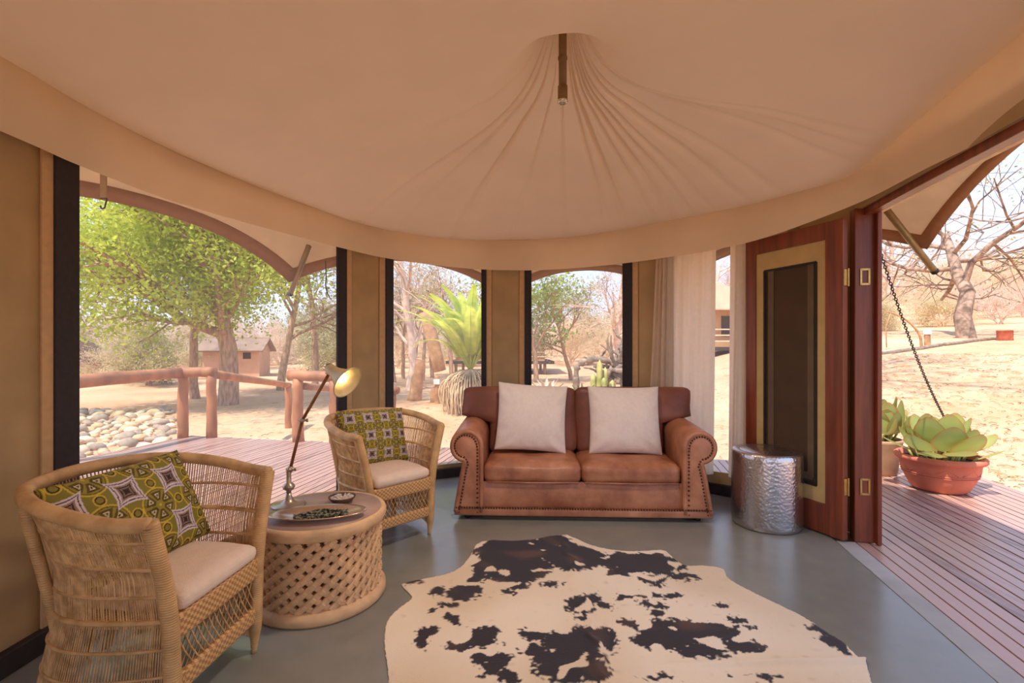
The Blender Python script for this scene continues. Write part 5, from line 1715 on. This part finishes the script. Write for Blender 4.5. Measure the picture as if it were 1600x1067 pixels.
log(MB(), (0, 0, -0.1), (0, 0, 0.75), 0.07, 0.065, 3).build('post', M_cutwood, o)
MB().box((0, -0.085, 0.60), (0.16, 0.02, 0.14)).build('plate', mat('white_plate', srgb(228, 228, 226), 0.6, 0.04), o, False)

# driftwood sculpture and succulents behind the sofa
x, y, z = at(948, 15)
dw = thing('driftwood_sculpture', 'twisted grey driftwood sculpture standing behind the sofa cushions', 'sculpture', (x, y, z))
mb = MB(); rg = random.Random(14)
main = catmull([(0.35, 0, -0.1), (0.30, 0.02, 0.4), (0.05, 0, 0.62), (-0.25, -0.03, 0.66), (-0.5, 0, 0.58), (-0.58, 0, 0.40), (-0.56, 0, -0.1)], 5)
mb.tube(main, [0.055 + 0.022 * math.sin(i * 1.7) + 0.012 * math.sin(i * 4.1) for i in range(len(main))], 8)
for k in range(30):
    b0 = Vector((rg.uniform(-0.1, 0.5), rg.uniform(-0.1, 0.1), rg.uniform(0.1, 0.6)))
    pts = [b0]
    d = Vector((rg.uniform(-0.7, 0.9), rg.uniform(-0.4, 0.4), rg.uniform(0.2, 1.0))).normalized()
    for i in range(5):
        d = (d + Vector((rg.gauss(0, 1), rg.gauss(0, 1), rg.gauss(0, 0.7))) * 0.4).normalized()
        pts.append(pts[-1] + d * 0.15)
    mb.tube(catmull(pts, 3), [0.042 * (1 - i / 17) + 0.008 + 0.006 * math.sin(i * 2.3) for i in range(16)], 6)
mb.build('branches', M_driftwood, dw); dw.scale = (1.65, 1.65, 1.65)
x, y, z = at(982, 13.6)
o = thing('stump_table', 'grey tree stump with a flat slab top beside the driftwood', 'stump', (x, y, z))
MB().lathe([(0.0, -0.05), (0.22, -0.05), (0.17, 0.2), (0.16, 0.52), (0.0, 0.53)], 14).build('stump', M_driftwood, o)
MB().add(*rbox((0.62, 0.5, 0.08), 0.03, 6, (0, 0, 0), 0.02, 4, 1, (0, 0, 0.56))).build('slab', M_driftwood, o); o.scale = (1.4, 1.4, 1.3)
M_cactus = mat('yellow_green_cactus', srgb(176, 176, 92), 0.6, 0.2, 5, col2=srgb(216, 206, 130))
x, y, z = at(937, 13.8)
ca = thing('upright_cactus', 'clump of yellow green column cactus behind the sofa back', 'cactus', (x, y, z))
for k, (dx, dy, h) in enumerate(((0, 0, 0.62), (0.10, 0.06, 0.50), (-0.09, 0.05, 0.40), (0.05, -0.08, 0.34), (0.20, -0.02, 0.30))):
    mb = MB(); prof = []
    for i in range(9):
        f = i / 8
        prof.append((0.042 * (1 if f < 0.85 else math.sqrt(max(0, 1 - ((f - 0.85) / 0.15) ** 2))) + 1e-4, -0.05 + (h + 0.05) * f))
    mb.lathe(prof, 14)
    for j, v in enumerate(mb.v):
        kk = 1 + (0.14 if (j % 14) % 2 else -0.1)
        mb.v[j] = (v[0] * kk + dx, v[1] * kk + dy, v[2])
    mb.build('stem', M_cactus, ca)
ca.scale = (1.8, 1.8, 1.8)
M_agave = mat('dark_green_succulent', srgb(104, 118, 64), 0.55, 0.25, 5, col2=srgb(150, 156, 88))
def rosette(px, Y, s, label, n=14, m=None):
    x, y, z = at(px, Y)
    o = thing('agave', label, 'succulent', (x, y, z + 0.02))
    lm = MB()
    prof = [(0.0, 0.035), (0.35, 0.05), (0.7, 0.038), (1.0, 0.003)]
    vs = []
    for (f, w) in prof:
        vs += [(-w, f * 0.08, 0.42 * f), (0, f * 0.08 + 0.018, 0.42 * f), (w, f * 0.08, 0.42 * f)]
    lm.add(vs, [(i * 3 + j, i * 3 + j + 1, i * 3 + j + 4, i * 3 + j + 3) for i in range(3) for j in range(2)])
    me = lm.mesh('leaf', m or M_agave)
    for k in range(n):
        q = link('leaf', me, o)
        q.matrix_local = Matrix.Rotation(k * 2.39996, 4, 'Z') @ Matrix.Rotation(-math.radians(15 + 60 * k / n), 4, 'X') @ Matrix.Scale(s, 4)
rosette(911, 13.2, 1.25, 'dark green agave rosette beside the column cactus')
rosette(957, 12.7, 1.2, 'dark green agave rosette in front of the grey stump')
rosette(855, 14.5, 1.5, 'pale dusty agave rosette behind the taller sofa cushion', 16, mat('pale_agave', srgb(214, 196, 170), 0.7, 0.15, 5))
rosette(896, 12.0, 1.15, 'straw yellow agave rosette showing between the sofa cushions', 16, mat('straw_agave', srgb(222, 190, 120), 0.7, 0.15, 5))

# ---------------------------------------------------------------- lodges and hut in the distance
M_plaster = mat('pink_plaster', srgb(214, 170, 140), 0.9, 0.08, 2)
M_lodge = mat('tan_lodge_canvas', srgb(206, 158, 112), 0.9, 0.06, 2)
M_lodgeroof = mat('pale_lodge_roof', srgb(232, 206, 176), 0.9, 0.06, 2)
M_dark = mat('dark_opening', srgb(70, 56, 50), 0.8, 0.1, 3)
M_tin = mat('weathered_tin_roof', srgb(150, 122, 100), 0.7, 0.15, 2)
x, y, z = at(372, 25.5)
hut = thing('plaster_hut', 'small pink plastered hut with a low pitched roof behind the green tree', 'hut', (x, y, z), math.radians(14))
MB().box((0, 0, 0.68), (2.6, 2.2, 1.46)).build('wall', M_plaster, hut, False)
mb = MB()
for sgn in (-1, 1):
    m = Matrix.Rotation(sgn * math.radians(24), 3, 'X')
    mb.box((0, -sgn * 0.72, 1.66), (3.1, 1.70, 0.07), m)
mb.build('roof', M_tin, hut, False)
mb = MB(); mb.add([(-1.3, -1.1, 1.4), (-1.3, 1.1, 1.4), (-1.3, 0, 1.92), (1.3, -1.1, 1.4), (1.3, 1.1, 1.4), (1.3, 0, 1.92)], [(0, 1, 2), (3, 5, 4), (0, 2, 5, 3), (1, 4, 5, 2)])
mb.build('gable', M_plaster, hut, False)
MB().box((0.72, -1.105, 1.08), (0.36, 0.03, 0.32)).build('window', M_dark, hut, False)
x, y, z = at(112, 25)
th_ = thing('thatched_hut', 'round dark thatched roof hut far behind the railing', 'hut', (x, y, z))
MB().lathe([(1.5, 0.0), (1.5, 1.0), (0.0, 1.0)], 20).build('wall', M_plaster, th_)
MB().lathe([(2.1, 0.7), (1.2, 1.45), (0.0, 2.2)], 20).build('roof', mat('dark_thatch', srgb(110, 84, 66), 0.95, 0.3, 8, bump=0.6), th_)
def lodge(px, Y, w, dep, zf, hw, hr, label, rz=0.0, wins=((-0.2, 0.5),)):
    x, y, z = at(px, Y)
    o = thing('tent_lodge', label, 'lodge', (x, y, z), rz)
    MB().box((0, 0, zf - 0.08), (w + 1.0, dep + 1.0, 0.16)).build('platform', M_dark, o, False)
    for sx in (-1, 1):
        for sy in (-1, 1):
            MB().tube([(sx * w / 2, sy * dep / 2, -0.4), (sx * w / 2, sy * dep / 2, zf)], 0.09, 8).build('stilt', M_bark, o)
    MB().box((0, 0, zf + hw / 2), (w, dep, hw)).build('wall', M_lodge, o, False)
    mb = MB()
    mb.add([(-w / 2 - 0.6, -dep / 2 - 0.6, zf + hw - 0.15), (w / 2 + 0.6, -dep / 2 - 0.6, zf + hw - 0.15), (w / 2 + 0.6, dep / 2 + 0.6, zf + hw - 0.15), (-w / 2 - 0.6, dep / 2 + 0.6, zf + hw - 0.15),
            (0, -dep / 2 - 0.6, zf + hw + hr), (0, dep / 2 + 0.6, zf + hw + hr)], [(0, 1, 4), (2, 3, 5), (1, 2, 5, 4), (3, 0, 4, 5)])
    mb.build('roof', M_lodgeroof, o, False, solid=0.06)
    for (cx, ww) in wins:
        MB().box((cx, -dep / 2 - 0.02, zf + hw * 0.52), (ww, 0.05, hw * 0.5)).build('window', M_dark, o, False)
    for k in range(3):
        MB().box((0, -dep / 2 - 0.5, zf + 0.25 + 0.25 * k), (w + 0.9, 0.04, 0.05)).build('balustrade_rail', M_lodgeroof, o, False)
lodge(1092, 22.5, 3.4, 3.0, 0.55, 1.75, 1.0, 'tan canvas tent lodge on a low platform seen between the curtains', 0.0, ((0.95, 1.1), (-0.8, 0.9)))
lodge(783, 29, 5.0, 4.0, 0.75, 1.6, 1.2, 'tan canvas tent lodge on stilts behind the cycad', 0.0, ((-1.2, 1.0), (0.8, 1.0)))

# ---------------------------------------------------------------- small things on the slope outside the door
x, y, z = at(1449, 13.0)
o = thing('bollard_light', 'short wooden bollard with a white cap beside the sandy path', 'bollard', (x, y, z))
log(MB(), (0, 0, -0.1), (0, 0, 0.30), 0.075, 0.07, 2).build('post', M_cutwood, o)
MB().lathe([(0.0, 0.29), (0.085, 0.29), (0.09, 0.31), (0.09, 0.38), (0.06, 0.44), (0.0, 0.45)], 16).build('cap', mat('white_cap', srgb(236, 234, 230), 0.5, 0.03), o)
x, y, z = at(1570, 13.2)
o = thing('tin_drum', 'small rusty red tin drum on the slope beside the gnarled tree', 'drum', (x, y, z))
MB().lathe([(0.0, -0.02), (0.17, -0.02), (0.175, 0.0), (0.17, 0.04), (0.17, 0.24), (0.178, 0.25), (0.17, 0.27), (0.155, 0.27), (0.15, 0.22), (0.0, 0.22)], 20).build('shell', mat('rust_red_tin', srgb(178, 92, 66), 0.6, 0.25, 10), o)
x, y, z = at(1440, 12.6)
p0 = Vector((0, 0, -0.05))
o = thing('dead_branch', 'arched bare dead branch stuck in the sand by the bollard', 'branch', (x, y, z))
mb = MB()
mb.tube(catmull([(0, 0, -0.05), (-0.06, 0, 0.35), (-0.35, 0.05, 0.72), (-0.75, 0.08, 0.92), (-1.15, 0.05, 0.98)], 5), [0.035 - 0.0012 * i for i in range(21)], 6)
mb.tube([(-0.75, 0.08, 0.92), (-0.9, 0.05, 0.55), (-0.88, 0.05, 0.0)], [0.018, 0.014, 0.012], 5)
mb.build('branches', M_cutwood, o)
for k, (pxa, Ya, pxb, Yb) in enumerate(((1362, 11.6, 1470, 12.6), (1475, 12.7, 1560, 13.6))):
    a, b_ = Vector(at(pxa, Ya)), Vector(at(pxb, Yb))
    mid = (a + b_) / 2
    o = thing('edging_log', ('long thin log edging the path below the bollard', 'thin log edging the path below the gnarled tree')[k], 'log', mid)
    mm = MB(); n = 10
    pts = [a.lerp(b_, i / n) for i in range(n + 1)]
    pts = [Vector((p.x, p.y, ground_z(p.x, p.y) + 0.03)) - mid for p in pts]
    mm.tube(pts, 0.05, 7).build('trunk', M_driftwood, o)
# fallen twigs and dry leaves scattered on the sand
rg = random.Random(33); lit = MB()
KEEP = [(q.x, q.y, t * 0.62 + 0.03) for q, t in placed] + [(a[0], a[1], R) for a, R in
        [((-7.45, 12.6), 0.45), ((-9.35, 14.2), 0.35), (at(735, 11.0), 0.85), (at(652, 13.6), 0.45), (at(690, 13.2), 0.6), (at(683, 12.9), 0.2), (at(948, 15), 1.3), (at(982, 13.6), 0.6),
         (at(937, 13.8), 0.6), (at(911, 13.2), 0.65), (at(957, 12.7), 0.65), (at(855, 14.5), 0.75), (at(896, 12.0), 0.6), (at(1449, 13.0), 0.2), (at(1570, 13.2), 0.3), (at(1440, 12.6), 0.2),
         (at(1512, 14.5), 0.6), ((5.5, 7.9), 0.3), ((-4.1, 8.8), 0.2), ((-2.55, 8.55), 0.2)]]
for (pxa, Ya, pxb, Yb) in ((1362, 11.6, 1470, 12.6), (1475, 12.7, 1560, 13.6)):
    a, b_ = Vector(at(pxa, Ya)), Vector(at(pxb, Yb))
    KEEP += [(a.lerp(b_, i / 12).x, a.lerp(b_, i / 12).y, 0.14) for i in range(13)]
for i in range(3000):
    if i % 3:
        az = math.radians(rg.uniform(30, 50)); d = rg.uniform(5.6, 15)
    else:
        az = math.radians(rg.uniform(-44, 30)); d = rg.uniform(6.6, 16)
    x, y = d * math.sin(az), d * math.cos(az)
    p = Vector((x, y, 0))
    if p.dot(DV) < TMAX + 0.4 and -5.8 < p.dot(NV) < 3.5: continue
    a = rg.uniform(0, 6.28); L = rg.uniform(0.03, 0.16) * (2.2 if rg.random() < 0.05 else 1)
    if any((x - kx) ** 2 + (y - ky) ** 2 < (kr + L) ** 2 for kx, ky, kr in KEEP): continue
    z = ground_z(x, y) + 0.012
    lit.tube([(x, y, z), (x + L * math.cos(a) * 0.5, y + L * math.sin(a) * 0.5, z + 0.012), (x + L * math.cos(a + 0.4), y + L * math.sin(a + 0.4), z)], rg.uniform(0.002, 0.006), 3, False)
lt2 = lit.build('ground_litter', mat('dry_twig_litter', srgb(190, 148, 106), 0.9, 0.4, 3), None, False)
tag(lt2, 'dry twigs and leaf litter scattered over the sand', 'litter', None, 'stuff')
# ================================================================== DECK AND EAVE DETAILS
# ---------------------------------------------------------------- eave props, chain, strap
def prop(name_lab, a, b, r=0.021):
    a, b = Vector(a), Vector(b)
    o = thing('eave_prop', name_lab, 'pole', a)
    MB().tube([Vector((0, 0, 0)), b - a], r, 12).build('pole', M_steel, o)
    d = (b - a).normalized()
    MB().tube([b - a, b - a + d * 0.02], r * 1.12, 12).build('end_cap', M_darkmetal, o)
    return o
prop('round metal prop holding the eave outside the doorway', (2.43, 3.12, 2.10), (2.865, 3.26, 1.725))
prop('round metal prop holding the eave outside the wide window', (-1.60, 3.78, 2.00), (-1.845, 4.00, 1.655))
prop('round metal prop holding the eave behind the back wall panel', (-0.06, 4.80, 2.10), (-0.085, 5.32, 1.66))
prop('round metal prop holding the eave behind the curtain', (1.30, 4.45, 2.10), (1.56, 4.78, 1.66))
sw = MB()
for i in range(14):
    f = i / 13
strap = thing('strap', 'dark webbing strap dangling from the eave beside the wide window prop', 'strap', (-1.50, 3.86, 1.90))
MB().tube(catmull([(0, 0, 0), (0.005, 0.0, -0.12), (0.0, 0.01, -0.22), (0.035, 0.0, -0.30), (0.05, 0.0, -0.31)], 5), 0.012, 6, True, False, 0.25).build('webbing', M_zip, strap)
# buckle strap at the top of the wide window
bs = thing('buckle_strap', 'short khaki strap with a metal hook above the wide window', 'strap', (-1.885, 2.215, 1.90))
MB().box((0, 0, 0.09), (0.028, 0.006, 0.20)).build('webbing', M_canvas, bs, False)
MB().tube(catmull([(-0.014, 0, -0.012), (0.014, 0, -0.012), (0.010, 0, -0.035), (0.004, 0, -0.055), (-0.010, 0, -0.058), (-0.014, 0, -0.045)], 4), 0.0035, 6).build('hook', M_darkmetal, bs)
# chain from the eave to the plant pot
ca_, cb_ = Vector((2.375, 3.14, 1.93)), Vector((3.79, 4.185, 0.55))
cho = thing('hanging_chain', 'dark metal chain running from the eave down to the planter', 'chain', ca_)
NL = 96
link_mb = MB()
for k in range(NL):
    f = (k + 0.5) / NL
    def cp(t):
        p = ca_.lerp(cb_, t); p.z -= 0.10 * math.sin(PI * t)
        return p
    p = cp(f); t = (cp(f + 0.004) - cp(f - 0.004)).normalized()
    s = t.orthogonal().normalized() if k % 2 else t.cross(t.orthogonal()).normalized()
    L = (cb_ - ca_).length / NL * 0.70
    w = 0.0085
    ring = [p - ca_ + t * (L * math.cos(a)) + s * (w * math.sin(a)) for a in [2 * PI * i / 10 for i in range(10)]]
    link_mb.tube(ring, 0.0030, 5, False, True)
tag(link_mb.build('chain_links', M_darkmetal, cho), kind='stuff')
MB().tube(catmull([cb_ - ca_, cb_ - ca_ + Vector((0.02, 0, -0.06)), cb_ - ca_ + Vector((0.01, 0, -0.12))], 4), 0.014, 8).build('end_weight', mat('copper_weight', srgb(186, 104, 66), 0.4, 0.2, 20, metal=0.5), cho)

# ---------------------------------------------------------------- potted paddle plants on the deck
M_terra = mat('pink_terracotta', srgb(206, 118, 92), 0.75, 0.10, 5, bump=0.1, bscale=30)
M_clay = mat('tan_stone_pot', srgb(186, 148, 116), 0.85, 0.12, 5, bump=0.25, bscale=25)
M_soil = mat('dark_soil', srgb(70, 54, 44), 0.95, 0.3, 30, bump=0.6, bscale=60)
pot = thing('planter_bowl', 'pink terracotta bowl planter with raised bands on the deck', 'planter', (3.63, 4.08, 0))
MB().lathe([(0.0, 0.0), (0.175, 0.0), (0.195, 0.02), (0.235, 0.10), (0.262, 0.19), (0.272, 0.245), (0.295, 0.250), (0.305, 0.262), (0.305, 0.285), (0.290, 0.297), (0.272, 0.293), (0.262, 0.25), (0.0, 0.245)], 56).build('bowl', M_terra, pot)
bd = MB()
for z, r in ((0.150, 0.2535), (0.135, 0.249)):
    bd.tube([(r * math.cos(a), r * math.sin(a), z) for a in [2 * PI * i / 56 for i in range(56)]], 0.005, 6, False, True)
for k in range(9):
    a0 = 2 * PI * k / 9
    for sg in (-1, 1):
        pts = []
        for i in range(9):
            f = i / 8; a = a0 + sg * (0.30 * (1 - f) ** 1.4); z = 0.165 + 0.055 * f; r = 0.257 + 0.10 * (z - 0.165)
            pts.append((r * math.cos(a), r * math.sin(a), z))
        bd.tube(pts, 0.005, 5, False)
bd.build('raised_bands', M_terra, pot)
MB().lathe([(0.0, 0.252), (0.262, 0.250)], 32).build('soil', M_soil, pot)
pot2 = thing('stone_planter', 'tan stone planter behind the door frame on the deck', 'planter', (3.50, 4.66, 0))
MB().lathe([(0.0, 0.0), (0.185, 0.0), (0.197, 0.02), (0.212, 0.20), (0.233, 0.30), (0.240, 0.325), (0.222, 0.33), (0.208, 0.30), (0.0, 0.29)], 48).build('bowl', M_clay, pot2)
MB().lathe([(0.0, 0.302), (0.214, 0.300)], 32).build('soil', M_soil, pot2)
def paddle_mesh(seed):
    rgp = random.Random(seed)
    n, m = 14, 10
    vs, cols = [], []
    for i in range(n + 1):
        f = i / n
        w = 0.5 * (math.sin(PI * min(1, 0.06 + 0.94 * f ** 0.75)) ** 0.62) * 0.86 + 0.02
        if f > 0.999: w = 0.05
        for j in range(m + 1):
            g = j / m * 2 - 1
            x = g * w
            zc = 0.22 * (x * x) + 0.16 * f * f
            vs.append((x, f, zc + 0.015 * mnoise.noise((x * 3, f * 3, seed))))
            e_ = max(abs(g) ** 6, f ** 10)
            grn = np.array(srgb(172, 186, 104)); ylw = np.array(srgb(222, 216, 136)); red = np.array(srgb(204, 128, 84))
            c = grn * (1 - 0.5 * (1 - f)) + ylw * 0.5 * (1 - f)
            cols.append(c * (1 - 0.75 * e_) + red * 0.75 * e_)
    fs = [(i * (m + 1) + j, (i + 1) * (m + 1) + j, (i + 1) * (m + 1) + j + 1, i * (m + 1) + j + 1) for i in range(n) for j in range(m)]
    return dyed_mesh('leaf', vs, fs, np.array(cols), M_paddle)
M_paddle = attr_mat('paddle_leaf', 0.45)
nn, llk = M_paddle.node_tree.nodes, M_paddle.node_tree.links
tr = nn.new('ShaderNodeBsdfTranslucent'); mxs = nn.new('ShaderNodeMixShader'); mxs.inputs[0].default_value = 0.4
outn = [q for q in nn if q.type == 'OUTPUT_MATERIAL'][0]; att = [q for q in nn if q.type == 'ATTRIBUTE'][0]; prn = nn['Principled BSDF']
llk.new(att.outputs['Color'], tr.inputs[0]); llk.new(prn.outputs[0], mxs.inputs[1]); llk.new(tr.outputs[0], mxs.inputs[2]); llk.new(mxs.outputs[0], outn.inputs[0])
PM = [paddle_mesh(i) for i in range(3)]
def paddle_plant(name, loc, R, n, seed, size, label, other):
    o = thing(name, label, 'plant', loc)
    rgp = random.Random(seed)
    st = MB()
    for k in range(n):
        f = (k + 0.5) / n
        a = k * 2.39996 + rgp.uniform(-0.3, 0.3)
        r = R * math.sqrt(f)
        til = math.radians(72 - 58 * f + rgp.uniform(-10, 10))      # inner leaves upright, outer ones flatter
        h = 0.03 + 0.10 * (1 - f) + rgp.uniform(0, 0.05)
        s = size * rgp.uniform(0.8, 1.2)
        # leaves on the neighbour's side stand up steeply instead of growing through it
        tn = Vector((other[0] - loc[0], other[1] - loc[1])); half = tn.length / 2 - 0.025; tn.normalize()
        cs = math.cos(a) * tn.x + math.sin(a) * tn.y; sn = abs(-math.cos(a) * tn.y + math.sin(a) * tn.x)
        hw = 0.44 * s * sn
        if cs > -0.15:
            r = min(r, max(0.0, (half - hw - 0.03) / max(cs, 0.05)))
            reach = lambda tl: cs * (r + s * math.cos(tl)) + hw
            while reach(til) > half and til < math.radians(88): til += math.radians(2)
            if reach(til) > half: s *= 0.8
        q = link('leaf', PM[k % 3], o)
        q.matrix_local = Matrix.Translation((r * math.cos(a), r * math.sin(a), h)) @ Matrix.Rotation(a - PI / 2, 4, 'Z') @ Matrix.Rotation(til, 4, 'X') @ Matrix.Scale(s, 4)
        st.tube([(r * 0.8 * math.cos(a), r * 0.8 * math.sin(a), -0.01), (r * math.cos(a), r * math.sin(a), h + 0.01)], 0.010, 6)
    st.build('stems', mat('pale_green_stem', srgb(170, 170, 100), 0.5, 0.1), o)
paddle_plant('paddle_plant', (3.63, 4.08, 0.255), 0.25, 34, 3, 0.225, 'broad leaved green paddle plant in the pink terracotta bowl', (3.50, 4.66))
paddle_plant('paddle_plant', (3.50, 4.66, 0.310), 0.20, 40, 8, 0.26, 'broad leaved yellow green paddle plant in the tan stone planter', (3.63, 4.08))
